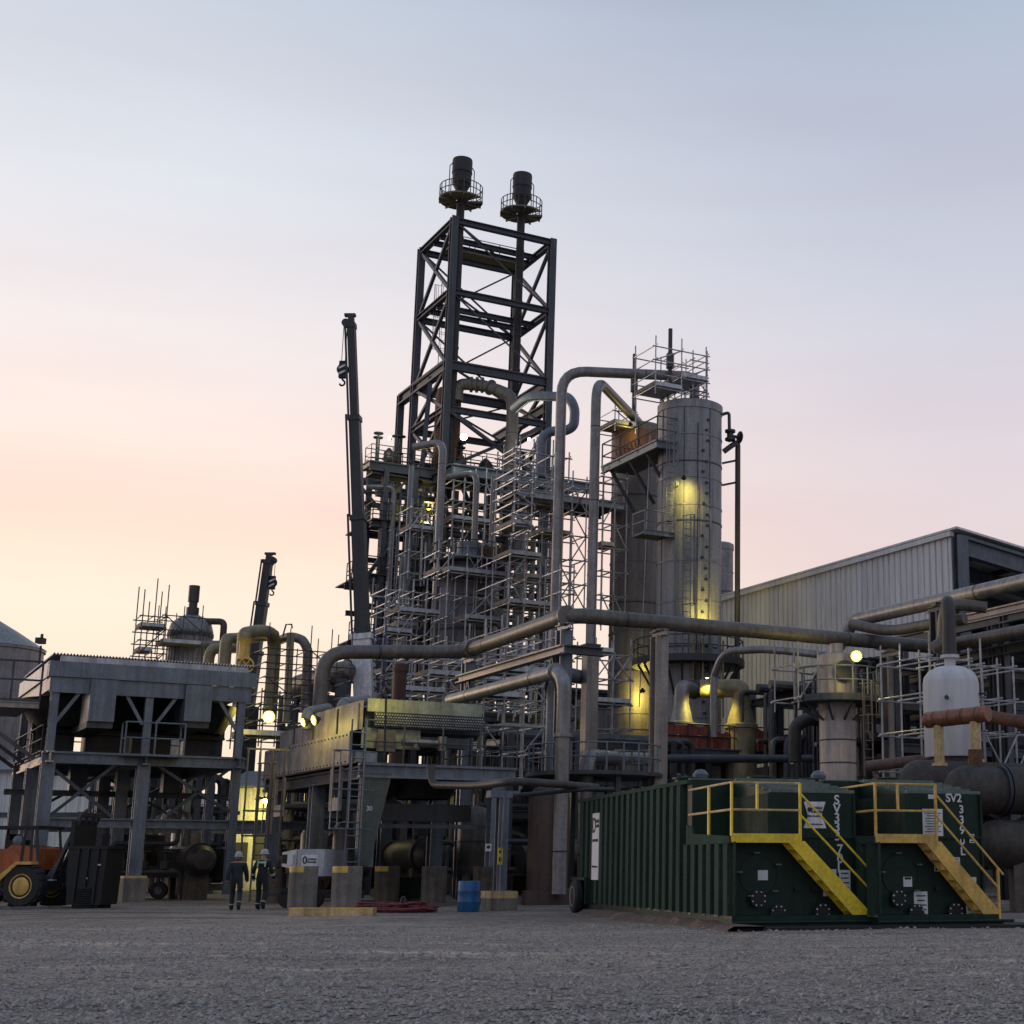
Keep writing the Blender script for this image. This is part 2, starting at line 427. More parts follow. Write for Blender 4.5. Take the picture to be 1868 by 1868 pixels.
def lamp(label, p, aim, power, r=.18, m=None, col=(1, .86, .34), group='floodlights glowing on the plant', spot=None, bracket=None, size=.25):
    m = m or glow; p = V(p); aim = V(aim).normalized()
    t = thing('floodlight', label, 'lamp', p, group)
    MB().lathe(p - aim * .02, [(r * .3, -.25), (r * 1.1, -.05), (r * 1.15, 0), (r * .95, .005)], 12, aim).build('housing', steel_dk, t)
    MB().lathe(p, [(0.0, r * .1), (r * .9, r * .06), (r * .98, 0)][::-1], 16, aim).build('lens', glow_rim if m is glow else m, t)
    MB().lathe(p + aim * r * .08, [(0.0, r * .3), (r * .22, r * .26), (r * .38, r * .14), (r * .42, 0)][::-1], 14, aim).build('bulb', m, t)
    if bracket: MB().tube([p - aim * .2, V(bracket)], .04, 6).build('bracket', steel_dk, t)
    ld = bpy.data.lights.new('floodlight_glow', 'SPOT' if spot else 'POINT'); ld.energy = power; ld.color = col; ld.shadow_soft_size = size; ld.color = (1, .80, .16) if m is glow else col
    if spot: ld.spot_size = R_(spot); ld.spot_blend = .6
    lo = bpy.data.objects.new('floodlight_glow', ld); COL.objects.link(lo)
    lo.location = aim * (r * .5 + .3); lo.parent = t
    lo.rotation_euler = (-aim).to_track_quat('Z', 'Y').to_euler()
    return t

# ================================================================== GROUND
def ground_mat():
    m = bpy.data.materials.new('gravel yard'); m.use_nodes = True; t = m.node_tree; b = t.nodes['Principled BSDF']
    b.inputs['Roughness'].default_value = .95; b.inputs['Specular IOR Level'].default_value = .2
    tcn = t.nodes.new('ShaderNodeTexCoord')
    def nz(s, d=6, sc=None, rough=.6):
        n = t.nodes.new('ShaderNodeTexNoise'); n.inputs['Scale'].default_value = s; n.inputs['Detail'].default_value = d; n.inputs['Roughness'].default_value = rough
        if sc:
            mp = t.nodes.new('ShaderNodeMapping'); mp.inputs['Scale'].default_value = sc; t.links.new(tcn.outputs['Object'], mp.inputs[0]); t.links.new(mp.outputs[0], n.inputs['Vector'])
        else: t.links.new(tcn.outputs['Object'], n.inputs['Vector'])
        return n
    def rp(n, a, b_, ca, cb):
        r = t.nodes.new('ShaderNodeValToRGB'); r.color_ramp.elements[0].position = a; r.color_ramp.elements[1].position = b_
        r.color_ramp.elements[0].color = (*ca, 1); r.color_ramp.elements[1].color = (*cb, 1); t.links.new(n.outputs[0], r.inputs[0]); return r
    def mix(f, a, b_, mode='MIX', fac=1):
        x = t.nodes.new('ShaderNodeMixRGB'); x.blend_type = mode
        if f is None: x.inputs[0].default_value = fac
        else: t.links.new(f, x.inputs[0])
        t.links.new(a, x.inputs[1]); t.links.new(b_, x.inputs[2]); return x.outputs[0]
    grey = rp(nz(1.3), .3, .7, (.085, .074, .064), (.25, .215, .187))
    tan = rp(nz(2.1), .3, .7, (.27, .215, .17), (.42, .345, .28))
    tracks = rp(nz(.22, 5, (.5, 1.3, 1)), .45, .62, (0, 0, 0), (1, 1, 1))
    spo = t.nodes.new('ShaderNodeSeparateXYZ'); t.links.new(tcn.outputs['Object'], spo.inputs[0])
    wob = nz(.09, 3); wm_ = t.nodes.new('ShaderNodeMath'); wm_.operation = 'MULTIPLY_ADD'; wm_.inputs[1].default_value = 16; t.links.new(wob.outputs[0], wm_.inputs[0]); t.links.new(spo.outputs['Y'], wm_.inputs[2])
    lane = t.nodes.new('ShaderNodeValToRGB'); t.links.new(wm_.outputs[0], lane.inputs[0])
    mrl = t.nodes.new('ShaderNodeMapRange'); mrl.inputs[1].default_value = 20; mrl.inputs[2].default_value = 60; t.links.new(wm_.outputs[0], mrl.inputs[0]); t.links.new(mrl.outputs[0], lane.inputs[0])
    e_ = lane.color_ramp.elements; e_[0].position = .05; e_[0].color = (0, 0, 0, 1); e_[1].position = .9; e_[1].color = (.1, .1, .1, 1)
    k_ = e_.new(.22); k_.color = (.8, .8, .8, 1); k_ = e_.new(.52); k_.color = (.9, .9, .9, 1); k_ = e_.new(.7); k_.color = (.25, .25, .25, 1)
    tr2 = t.nodes.new('ShaderNodeMath'); tr2.operation = 'MULTIPLY_ADD'; tr2.inputs[1].default_value = .55; tr2.use_clamp = True; t.links.new(tracks.outputs[0], tr2.inputs[0])
    ln2 = t.nodes.new('ShaderNodeMath'); ln2.operation = 'MULTIPLY'; ln2.inputs[1].default_value = .55; t.links.new(lane.outputs[0], ln2.inputs[0]); t.links.new(ln2.outputs[0], tr2.inputs[2])
    c = mix(tr2.outputs[0], grey.outputs[0], tan.outputs[0])
    rut = t.nodes.new('ShaderNodeMath'); rut.operation = 'MULTIPLY_ADD'; rut.inputs[1].default_value = .16; t.links.new(spo.outputs['X'], rut.inputs[0]); t.links.new(spo.outputs['Y'], rut.inputs[2])
    rn = nz(.12, 2); rut2 = t.nodes.new('ShaderNodeMath'); rut2.operation = 'MULTIPLY_ADD'; rut2.inputs[1].default_value = 5; t.links.new(rn.outputs[0], rut2.inputs[0]); t.links.new(rut.outputs[0], rut2.inputs[2])
    mru = t.nodes.new('ShaderNodeMapRange'); mru.inputs[1].default_value = 18; mru.inputs[2].default_value = 36; t.links.new(rut2.outputs[0], mru.inputs[0])
    rr_ = t.nodes.new('ShaderNodeValToRGB'); t.links.new(mru.outputs[0], rr_.inputs[0]); el_ = rr_.color_ramp.elements; el_[0].color = el_[1].color = (.5, .5, .5, 1)
    for (p_, v_) in ((.10, .5), (.135, .8), (.165, .36), (.19, .5), (.25, .5), (.285, .78), (.31, .38), (.335, .5), (.47, .5), (.50, .85), (.53, .33), (.55, .5), (.60, .5), (.64, .85), (.67, .36), (.69, .5)):
        q_ = el_.new(p_); q_.color = (v_, v_, v_, 1)
    brk = nz(.6, 4); mbk = t.nodes.new('ShaderNodeMapRange'); mbk.inputs[1].default_value = .38; mbk.inputs[2].default_value = .6; t.links.new(brk.outputs[0], mbk.inputs[0])
    ov = t.nodes.new('ShaderNodeMixRGB'); ov.blend_type = 'OVERLAY'; t.links.new(mbk.outputs[0], ov.inputs[0]); t.links.new(c, ov.inputs[1]); t.links.new(rr_.outputs[0], ov.inputs[2])
    sc_ = t.nodes.new('ShaderNodeMixRGB'); sc_.blend_type = 'MULTIPLY'; sc_.inputs[0].default_value = 1; t.links.new(c, sc_.inputs[1])
    bz = t.nodes.new('ShaderNodeMapRange'); bz.inputs[3].default_value = .25; bz.inputs[4].default_value = 1.75; t.links.new(rr_.outputs[0], bz.inputs[0])
    mb_ = t.nodes.new('ShaderNodeMixRGB'); mb_.inputs[1].default_value = (1, 1, 1, 1); t.links.new(mbk.outputs[0], mb_.inputs[0]); t.links.new(bz.outputs[0], mb_.inputs[2])
    t.links.new(mb_.outputs[0], sc_.inputs[2]); t.nodes.remove(ov); c = sc_.outputs[0]
    vor = t.nodes.new('ShaderNodeTexVoronoi'); vor.inputs['Scale'].default_value = 16; t.links.new(tcn.outputs['Object'], vor.inputs['Vector'])
    spk = t.nodes.new('ShaderNodeMapRange'); t.links.new(vor.outputs['Color'], spk.inputs[0]); spk.inputs[3].default_value = .3; spk.inputs[4].default_value = 1.75
    c = mix(None, c, spk.outputs[0], 'MULTIPLY', .8)
    fine = nz(30, 4); fr = t.nodes.new('ShaderNodeMapRange'); t.links.new(fine.outputs[0], fr.inputs[0]); fr.inputs[1].default_value = .3; fr.inputs[2].default_value = .7; fr.inputs[3].default_value = .6; fr.inputs[4].default_value = 1.35
    c = mix(None, c, fr.outputs[0], 'MULTIPLY', .8)
    damp = rp(nz(.16, 4, (.5, 1.8, 1)), .56, .66, (1, 1, 1), (.5, .5, .52))
    c = mix(None, c, damp.outputs[0], 'MULTIPLY', 1)
    t.links.new(c, b.inputs['Base Color'])
    bp = t.nodes.new('ShaderNodeBump'); bp.inputs['Strength'].default_value = .9; bp.inputs['Distance'].default_value = .05
    t.links.new(vor.outputs['Distance'], bp.inputs['Height'])
    b2 = t.nodes.new('ShaderNodeBump'); b2.inputs['Strength'].default_value = .5; b2.inputs['Distance'].default_value = .04
    n3 = nz(19, 5); t.links.new(n3.outputs[0], b2.inputs['Height']); t.links.new(bp.outputs[0], b2.inputs['Normal']); t.links.new(b2.outputs[0], b.inputs['Normal'])
    return m
gmat = ground_mat()
def gz(x, y):
    a = max(0.0, min(1, (60 - y) / 30))
    return a * (.05 * noise.noise(V((x * .22, y * .22, 0))) + .025 * noise.noise(V((x * .9, y * .9, 3))))
gb = MB(); xs = [-900, -300, -90] + [-34 + i * .7 for i in range(86)] + [60, 200, 900]; ys = [-60, -5, 4] + [9 + i * .6 for i in range(86)] + [75, 120, 300, 2500]
gv = [(x, y, gz(x, y) if (-34 <= x <= 26 and 9 <= y <= 60) else 0) for y in ys for x in xs]
nx = len(xs)
gb.add(gv, [(j * nx + i, j * nx + i + 1, (j + 1) * nx + i + 1, (j + 1) * nx + i) for j in range(len(ys) - 1) for i in range(nx - 1)])
structure(gb, 'ground', gmat)
gravel_m = mat('loose gravel stone', (.42, .37, .33), .9, 0, .8, 20, col2=(.045, .041, .04), stain=0)
st = MB(); rr = random.Random(3)
for i in range(30000):
    y = 12.2 + (rr.random() ** 1.9) * 24
    x0, x1 = (0 - PPX) / 2825 * y - 1, (1868 - PPX) / 2825 * y + 1
    x = rr.uniform(x0, x1); s = rr.uniform(.014, .040) * (1 + .9 * (rr.random() < .12))
    z = gz(x, y) + s * .25; a = rr.uniform(0, 6.28); c, q = math.cos(a) * s, math.sin(a) * s; h = s * rr.uniform(.4, .8)
    e = rr.uniform(.6, 1)
    st.add([(x + c, y + q, z), (x - q * e, y + c * e, z), (x - c, y - q, z), (x + q * e, y - c * e, z), (x + c * .2, y + q * .2, z + h), (x - c * .3, y - q * .3, z + h * .8)],
           [(0, 1, 4), (1, 2, 5), (1, 5, 4), (2, 3, 5), (3, 0, 4), (3, 4, 5)])
structure(st, 'gravel', gravel_m, 'stuff')

# ================================================================== GREEN FRAC TANKS
YT = R_(18.6)
TA = V((-math.sin(YT), math.cos(YT), 0)); TB = V((math.cos(YT), math.sin(YT), 0)); TX = (TB, TA, Z)
def frac_tank(o, w, L, h, label, variant):
    o = V(o); t = thing('storage_tank', label, 'tank', o, 'green rental tanks parked in the yard')
    def q(x, y, z): return o + TB * x + TA * y + Z * z
    fr = .55                      # front plate recess
    yn = 3.3; H = h + .42; xn = .33 * w; zp = 2.0; xp = .5 * w
    # skid
    mb = MB(); mb.box(q(w / 2, L / 2, .15), (w, L, .3), TX); 
    mb.box(q(w / 2, -.06, .08), (w + .1, .1, .1), TX)
    mb.tube([q(-.05, -.14, .16), q(w + .3, -.14, .16)], .035, 8)
    mb.build('skid', green, t)
    for k in range(9):
        x = .3 + k * .95 + rnd.uniform(-.2, .2); MB().box(q(-.012, x, .285 + rnd.uniform(-.02, .01)), (.02, rnd.uniform(.15, .7), .05), TX).build('worn_edge', conc, t)
    # shell: left wall rear (full height), left wall front (to zp), roof, right wall, front plate
    body = MB()
    sec = lambda x: None
    body.box(q(w / 2, yn + (L - yn) / 2, .3 + (H - .3) / 2), (w - .16, L - yn, H - .302), TX)              # rear volume
    poly = [q(xn, fr, .3), q(xn, yn - .002, .3), q(xn, yn - .002, H), q(xn, fr, h)]
    body.prism(poly, TB * (w - xn - .08))                                                                  # right-front volume with sloping roof
    body.box(q(xn / 2 + .04, (yn + fr) / 2, .3 + (zp - .1 - .3) / 2), (xn - .082, yn - fr - .004, zp - .1 - .302), TX)      # under the notch
    body.build('body', green, t)
    # left side: trapezoid ribs
    side = MB(); pit = .62; y = .1
    while y < L - .3:
        top = H - .12 if y > yn else zp - .12
        for (a, b) in ((0, .2),):
            side.prism([q(.08, y, .3), q(-.07, y + .02, .3), q(-.07, y + .33, .3), q(.08, y + .36, .3)], Z * (top - .3))
        y += pit
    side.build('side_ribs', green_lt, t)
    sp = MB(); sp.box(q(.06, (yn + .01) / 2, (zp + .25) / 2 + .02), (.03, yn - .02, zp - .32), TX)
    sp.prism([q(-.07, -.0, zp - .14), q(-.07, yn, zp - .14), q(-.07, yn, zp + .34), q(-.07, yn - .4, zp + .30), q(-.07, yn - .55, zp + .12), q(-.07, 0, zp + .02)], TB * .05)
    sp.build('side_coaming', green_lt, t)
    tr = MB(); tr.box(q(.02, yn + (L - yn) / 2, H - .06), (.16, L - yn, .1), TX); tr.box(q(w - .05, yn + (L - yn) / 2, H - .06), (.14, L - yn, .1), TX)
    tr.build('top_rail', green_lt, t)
    MB().box(q(xn - .02, (fr + yn) / 2, (zp + h) / 2), (.03, yn - fr, h - zp - .05), TX).build('inner_panel', olive, t)
    ce = MB(); ce.bar(q(.065, .01, .3), q(.065, .01, zp - .1), .05, .05); ce.build('corner_edge', green_lt, t)
    rf = MB(); ang = math.atan2(H - h, yn - fr)
    for k in range(6):
        f = .03 + k * .18; yy = fr + (yn - fr) * f; zz = h + (H - h) * f
        rf.box(q((xn + w) / 2, yy, zz + .03), (w - xn - .1, .06, .07), TX)
    for k in range(8): rf.box(q(w / 2, yn + .5 + k * 1.1, H + .02), (w - .3, .08, .06), TX)
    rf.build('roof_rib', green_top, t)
    for k, (x, y) in enumerate(((.5, 5.2), (1.6, 7.5), (2.2, 4.3))):
        MB().lathe(q(x, y, H + .0), [(.3, 0), (.3, .1), (.36, .1), (.36, .15), (.02, .18)] if k != 1 else [(.1, 0), (.1, .25), (.2, .27), (.22, .38), (.12, .5), (.02, .52)], 16).build('roof_fitting', green if k != 1 else galv, t)
    # front plate details
    fp = MB(); fp.box(q((xn + w - .08) / 2, fr - .02, zp + .02), (w - xn - .1, .05, .05), TX); fp.box(q(w - .1, fr - .03, (h + .3) / 2), (.05, .05, h - .32), TX)
    fp.build('front_frame', green, t)
    hc = q(.82, fr - .001, 1.05 + .12)
    hm = MB(); hm.lathe(hc, [(.46, 0), (.46, .015), (.44, .018), (.44, .006), (.02, .006)], 30, -TA); hb = hm.build('hatch', green, t)
    for k in range(5):
        a = R_(100 + 72 * k); p = hc + TB * (.5 * math.cos(a)) + Z * (.5 * math.sin(a))
        MB().tube([p, p - TA * .16], .022, 6).box(p - TA * .12, (.14, .03, .03), (TB, TA, Z)).build('clamp', galv, hb)
    for (fx, fz) in ((.68, .66), (1.1, .34), (2.05, .36)):
        c = q(fx * w / 2.9, fr, fz)
        f0 = MB().lathe(c, [(.1, 0), (.1, .12), (.19, .121), (.19, .15), (.02, .155)], 20, -TA).build('flange', black_m, t)
        for k in range(8):
            a = R_(22 + 45 * k); MB().lathe(c + TB * (.155 * math.cos(a)) + Z * (.155 * math.sin(a)) - TA * .15, [(.018, 0), (.018, .03)], 6, -TA).build('bolt', white, f0)
    vc = q(2.0, fr - .3, .2); MB().tube([q(2.0, fr, .2), vc], .06, 8).lathe(vc, [(.08, 0), (.08, .05), (.03, .051)], 12, -TA).build('valve', galv, t)
    for fx in (1.75, 2.15):
        MB().box(q(fx, fr - .04, .86), (.16, .08, .07), TX).build('bracket', black_m, t)
    # platform and stair
    cy = yel if variant == 0 else yel_or
    pl = MB(); pl.box(q(xp / 2, fr / 2 + .05, zp - .06), (xp, fr, .04), TX); pl.box(q(xp / 2, .02, zp - .02), (xp, .03, .2), TX)
    pl.box(q(xn / 2 + .04, (fr + yn) / 2, zp - .07), (xn - .1, yn - fr, .04), TX)
    plat = pl.build('platform', cy, t)
    x0, x1, z0, z1 = xp - .32, w + .02, .16, zp - .06
    sm = MB()
    ys = .06
    sm.prism([q(x0, ys, z1 - .02), q(x0 + .42, ys, z1 - .02), q(x1, ys, z0 + .22), q(x1, ys, z0), q(x1 - .28, ys, z0)], -TA * .05)
    sm.prism([q(x0, fr - .04, z1 - .02), q(x0 + .42, fr - .04, z1 - .02), q(x1, fr - .04, z0 + .22), q(x1, fr - .04, z0), q(x1 - .28, fr - .04, z0)], -TA * .04)
    stair = sm.build('stair', cy, t)
    for k in range(1, 8):
        f = k / 8; xx = x0 + .1 + (x1 - .2 - x0) * f; zz = z1 + (z0 - z1) * f
        MB().box(q(xx, (ys + fr) / 2 - .02, zz), (.22, fr - ys - .12, .03), TX).build('tread', cy, stair)
    cp = yel_pale if variant == 0 else yel_or
    hr = zp + 1.2; hm_ = zp + .6
    r1 = MB(); r1.tube([q(0, yn, hr - .03), q(0, .02, hr), q(xp, .02, hr)], .028, 6); r1.tube([q(0, yn, hm_ - .02), q(0, .02, hm_), q(xp, .02, hm_)], .028, 6)
    rl = r1.build('handrail', cp if variant == 0 else yel_or, t)
    for (a, b) in ((q(.0, .02, zp - .1), q(.0, .02, hr)), (q(0, 1.7, zp - .2), q(0, 1.7, hr)), (q(xp * .37, .02, hm_), q(xp * .37, .02, hr)), (q(xp, .02, zp - .25), q(xp, .02, hr)), (q(x1, ys - .05, z0), q(x1, ys - .05, z0 + 1.14))):
        MB().bar(a, b, .05, .05).build('post', cy, rl)
    r2 = MB(); r2.tube([q(xp, ys - .05, hr - .22), q(x1 + .14, ys - .05, z0 + 1.02)], .026, 6); r2.tube([q(xp, ys - .05, hm_ - .1), q(x1, ys - .05, z0 + .72)], .026, 6)
    r2.build('stair_handrail', cy, t)
    # lettering and stickers on the front
    fy = fr - .006
    def sticker(x, z, a, b, lines=3, m=paper, name='notice'):
        sbm = MB(); sbm.box(q(x, fy, z), (a, .008, b), TX); s_ = sbm.build(name, m, t)
        if lines:
            lm = MB()
            for i in range(lines):
                zz = z + b * (.34 - .68 * i / max(1, lines - 1)); lm.box(q(x + rnd.uniform(-.02, .02) * a, fy - .006, zz), (a * rnd.uniform(.55, .84), .004, b * .24 / lines), TX)
            lm.build('printed_line', ink, s_)
        return s_
    if variant == 0:
        for i, ch in enumerate('SV333'):
            text(t, ch, q(w - .52, fy - .002, 2.86 - .205 * i), TB, Z, .3, paper, align='CENTER')
        for i, ch in enumerate('70L'):
            text(t, ch, q(w - .46, fy - .002, 1.74 - .21 * i), TB, Z, .3, paper, align='CENTER')
        cx, cz = 2.2, 2.52
        s_ = MB().prism([q(cx - .27, fy, cz + .3), q(cx + .27, fy, cz + .3), q(cx + .17, fy, cz + .02), q(cx + .28, fy, cz - .3), q(cx - .28, fy, cz - .3), q(cx - .17, fy, cz - .02)], -TA * .006).build('company_sign', paper, t)
        text(s_, 'United\nRentals', q(cx + .05, fy - .01, cz + .12), TB, Z, .1, ink)
        text(s_, '800-UR-RENTS', q(cx, fy - .01, cz - .03), TB, Z, .055, ink)
        text(s_, 'UnitedRentals.com', q(cx, fy - .01, cz - .21), TB, Z, .05, ink)
        MB().lathe(q(cx - .13, fy - .009, cz + .12), [(.055, 0), (.055, .004)], 16, -TA).build('emblem', ink, s_)
        sticker(.92, 1.17, .24, .22, 0, paper); sticker(2.3, 1.2, .3, .2, 0); sticker(2.55, 1.0, .33, .6, 5); sticker(2.92, 1.05, .28, .46, 4)
    else:
        text(t, 'SV2', q(2.24, fy - .002, 2.92), TB, Z, .27, paper)
        for i, ch in enumerate('3390L'):
            text(t, ch, q(2.43, fy - .002, 2.66 - .24 * i), TB, Z, .26, paper)
        sticker(1.68, 2.36, .52, .62, 8); sticker(2.2, 1.45, .3, .24, 3); sticker(2.4, .98, .24, .42, 3, white_dirty); sticker(2.62, .62, .3, .68, 5); sticker(1.0, 1.02, .22, .22, 1)
        sticker(1.32, .5, .34, .6, 5); sticker(2.68, 2.0, .13, .2, 2); sticker(2.7, 1.06, .11, .12, 0); sticker(1.66, 2.95, .16, .1, 0)
        text(t, '13  60', q(1.86, fy - .002, 1.3), TB, Z, .16, paper)
    # side banner, wheel and axle box at the rear
    yb = L - 2.55
    s_ = MB().box(q(-.075, yb, 1.95), (.02, .86, 1.95), TX).build('side_banner', paper, t)
    xs_ = -TA
    text(s_, 'D', q(-.09, yb + .18, 2.55), xs_, Z, .62, ink)
    text(s_, 'United\nRentals', q(-.09, yb - .2, 2.62), xs_, Z, .16, ink)
    text(s_, '800-UR-RENTS', q(-.09, yb, 2.12), xs_, Z, .11, ink)
    text(s_, 'UnitedRentals.com', q(-.09, yb, 1.36), xs_, Z, .09, ink)
    MB().box(q(.0, L - .9, 1.0), (.5, 2.0, .08), TX).box(q(-.02, L - 2.0, .62), (.45, .06, .7), TX).build('mudguard', green, t)
    wc = q(-.12, L - .95, .48)
    wh = MB().lathe(wc - TB * .0, [(.26, -.0), (.44, .0), (.5, .06), (.5, .22), (.44, .28), (.26, .28)], 28, -TB).build('wheel', black, t)
    MB().lathe(wc, [(.05, .1), (.2, .12), (.26, .27), (.3, .285), (.3, .24)][::-1], 24, -TB).build('rim', white, wh)
    return t
T1 = G(1335, 1697); T1w = 3.27
Lt = 15.2
tank1 = frac_tank(T1, T1w, Lt, 3.02, 'green ribbed tank with stacked white SV333 70L on its front and bright yellow stair', 0)
T2 = P(1602, 1691, 34.8); T2.z = 0
tank2 = frac_tank(T2, 3.02, Lt, 3.02, 'green tank lettered SV2 3390L with ochre stair, right of its twin', 1)
# soil and timber bed under the tanks
bm_ = MB(); n = 60
pts = []
for k in range(n + 1):
    f = k / n; p = T1 + TB * -.35 + TA * (-1.2 + f * 14); d = .35 + .3 * noise.noise(V((f * 9, 0, 1))) + .15 * noise.noise(V((f * 31, 0, 2)))
    h = .13 + .09 * noise.noise(V((f * 14, 2, 5))) + .05 * noise.noise(V((f * 50, 2, 5)))
    pts.append((p - TB * d, p + V((0, 0, h)), p + TB * .7 + V((0, 0, .12))))
vs_, fs_ = [], []
for i, (a, b, c) in enumerate(pts):
    vs_ += [a - Z * .05, b, c, c - Z * .3]
    if i:
        for k in range(3): fs_.append(((i - 1) * 4 + k, i * 4 + k, i * 4 + k + 1, (i - 1) * 4 + k + 1))
structure(MB().add(vs_, fs_), 'soil_bank', soil)
dk = MB(); dk.box(T1 + TB * 3.9 + TA * -.25 + Z * .03, (8.2, 1.5, .1), TX)
dm = mat('black liner', (.012, .012, .013), .8, 0, .3, 2)
t_ = thing('ground_liner', 'black liner sheet spread in front of and under both green tanks', 'liner', T1 + TB * 3.4)
dk.build('sheet', dm, t_)

# ================================================================== LEFT AIR COOLER (raised steel frame)
def zcol(p, z0=0.0): return V((p.x, p.y, z0))
oL = G(247, 1645)
def fL(px, py, w=0.0):
    return FB(px, py, oL) + A * w
tL = thing('air_cooler', 'tall grey steel air cooler frame at left with two hanging duct boxes', 'air cooler', oL)
zdk = fL(92, 1381).z; zlow = fL(300, 1503).z; ztop = fL(102, 1222).z
DL = 9.0
uL = [fL(70, 1560), fL(247, 1560), fL(419, 1560)]; uL = [zcol(p) for p in uL]
for w in (0, DL * .5, DL):
    for i, p in enumerate(uL):
        q = p + A * w
        MB().ibeam(q + Z * (1.0 if w == 0 and i == 1 else .25), q + Z * (zdk - .2), .5 if i < 2 else .34, .46 if i < 2 else .34, up=A).build('column', galv, tL)
        MB().ibeam(q + Z * (zdk + .2), q + Z * (ztop - .8), .3, .3, up=A).build('column', galv, tL)
cp = MB(); cp.box(uL[1] + Z * .5, (.86, .86, .98), (B, A, Z)); pd = cp.build('pedestal', conc, tL)
MB().box(uL[1] + Z * .96, (.88, .88, .1), (B, A, Z)).build('yellow_edge', yel_pale, pd)
ul, ur = uL[0] - B * .25, uL[2] + B * .35
for w in (0, DL):
    MB().ibeam(ul + Z * zdk + A * w, ur + Z * zdk + A * w, .3, .46).build('deck_beam', galv, tL)
    MB().ibeam(uL[0] + Z * zlow + A * w, uL[2] + B * 4.6 + Z * zlow + A * w, .3, .36).build('lower_beam', galv, tL)
for p in uL:
    MB().ibeam(p + Z * zdk - A * .6, p + Z * zdk + A * (DL + .4), .28, .46).build('side_beam', galv if p is not uL[0] else panel, tL)
mb = MB(); mb.box((uL[0] + uL[2]) / 2 + A * (DL / 2) + Z * (zdk + .24), ((ur - ul).length, DL, .03), (B, A, Z)); mb.build('deck_grating', galv_dk, tL)
# plenum fascia and duct boxes
mb = MB(); mb.span(fL(98, 1207, -.4), fL(455, 1210, -.2), (B, A, Z))
zf0 = fL(102, 1235).z; zf1 = fL(102, 1207).z
mb = MB(); mb.span(ul - B * .1 - A * .35 + Z * zf0, ur + B * .15 - A * .2 + Z * zf1, (B, A, Z)); mb.span(ul - B * .1 - A * .196 + Z * zf0, ul - B * .0 + A * DL + Z * zf1, (B, A, Z)); mb.build('fascia', galv, tL)
mb = MB(); mb.span(ul - A * .24 + Z * (zf0 - .62), ur - A * .12 + Z * (zf0 - .01), (B, A, Z)); mb.build('fascia', galv, tL)
mb = MB(); mb.span(ul + B * .02 - A * .1 + Z * (zf0 - .5), ul + B * .1 + A * DL + Z * (zf0 - .01), (B, A, Z)); mb.build('side_fascia', panel, tL)
for (xa, xb) in ((163, 210), (336, 384)):
    a = fL(xa, 1250); b = fL(xb, 1250); zz = fL((xa + xb) / 2, 1318).z
    mb = MB(); mb.span(a - A * .5 + Z * (zz - a.z), zcol(b, zf0 - .05) + A * 1.6, (B, A, Z)); d_ = mb.build('duct_box', galv, tL)
    MB().prism([zcol(a, zz) - A * .3, zcol(b, zz) - A * .3, zcol(b, zz) + A * 5, zcol(a, zz) + A * 5], Z * -.25).build('duct_hopper', galv_dk, d_)
for (a, b) in (((150, 1258), (97, 1322)), ((228, 1264), (259, 1322)), ((325, 1268), (283, 1322)), ((397, 1273), (430, 1332))):
    p, q = fL(*a, -.05), fL(*b, -.05)
    MB().bar(p, q, .13, .13).build('brace', galv, tL)
    MB().box(p + Z * .05 - A * .02, (.75, .05, .4), (B, A, Z)).build('gusset', galv, tL)
for (a, b) in (((431, 1394), (306, 1486)), ((281, 1392), (425, 1486)), ((88, 1490), (212, 1394)), ((90, 1396), (205, 1490))):
    MB().bar(fL(*a, .05), fL(*b, .05), .12, .12).build('brace', galv_dk, tL)
for (a, b, w) in (((90, 1480), (250, 1395), DL), ((260, 1395), (400, 1480), DL), ((270, 1480), (420, 1395), DL)):
    MB().bar(fL(*a, 0) + A * w, fL(*b, 0) + A * w, .12, .12).build('brace', galv_dk, tL)
# corrugated top sheets
rs = MB(); a = ul - A * .2 + Z * zf1; n = 64; Ltot = (ur - ul).length
prof = []
for k in range(n * 2 + 1):
    prof.append((Ltot * k / (2 * n), .0 if k % 2 == 0 else .12))
front = [a + B * u + Z * (z + .24) for u, z in prof]; back = [p + A * (DL) for p in front]
rs.add(front + back, [(i, i + 1, i + 1 + len(front), i + len(front)) for i in range(len(front) - 1)]).build('roof_sheet', white_dirty, tL)
MB().span(a + Z * .002 + B * .3, a + B * (Ltot - .2) + A * .1 + Z * .24, (B, A, Z)).build('roof_edge', white_dirty, tL)
# dark fan plenum and fan rings inside
mb = MB(); mb.span(ul + B * .5 + A * .9 + Z * (zf0 - .5), ur - B * .4 + A * (DL - .4) + Z * (zf0 + .1), (B, A, Z)); mb.build('coil_bundle', steel_dk, tL)
for u in (.26, .74):
    c = ul + B * (Ltot * u) + A * (DL / 2) + Z * (zf0 - 2.4)
    fm = MB().lathe(c, [(1.95, .7), (2.05, 1.9), (2.6, 1.9), (2.0, .7)], 28).build('fan_ring', black_m, tL)
    hub = MB().lathe(c + Z * .6, [(.3, 0), (.3, .3)], 12)
    for k in range(4):
        d = V((math.cos(k * 1.571 + .4), math.sin(k * 1.571 + .4), 0)); hub.bar(c + Z * .75, c + Z * .75 + d * 1.9, .3, .06)
    hub.build('fan', steel_dk, fm)
    MB().box(c - Z * 1.2, (.7, .7, 1.3), (B, A, Z)).build('fan_motor', galv_dk, tL)
    MB().ibeam(c - B * 2.8 - Z * 1.95, c + B * 2.8 - Z * 1.95, .2, .24).build('motor_beam', galv_dk, tL)
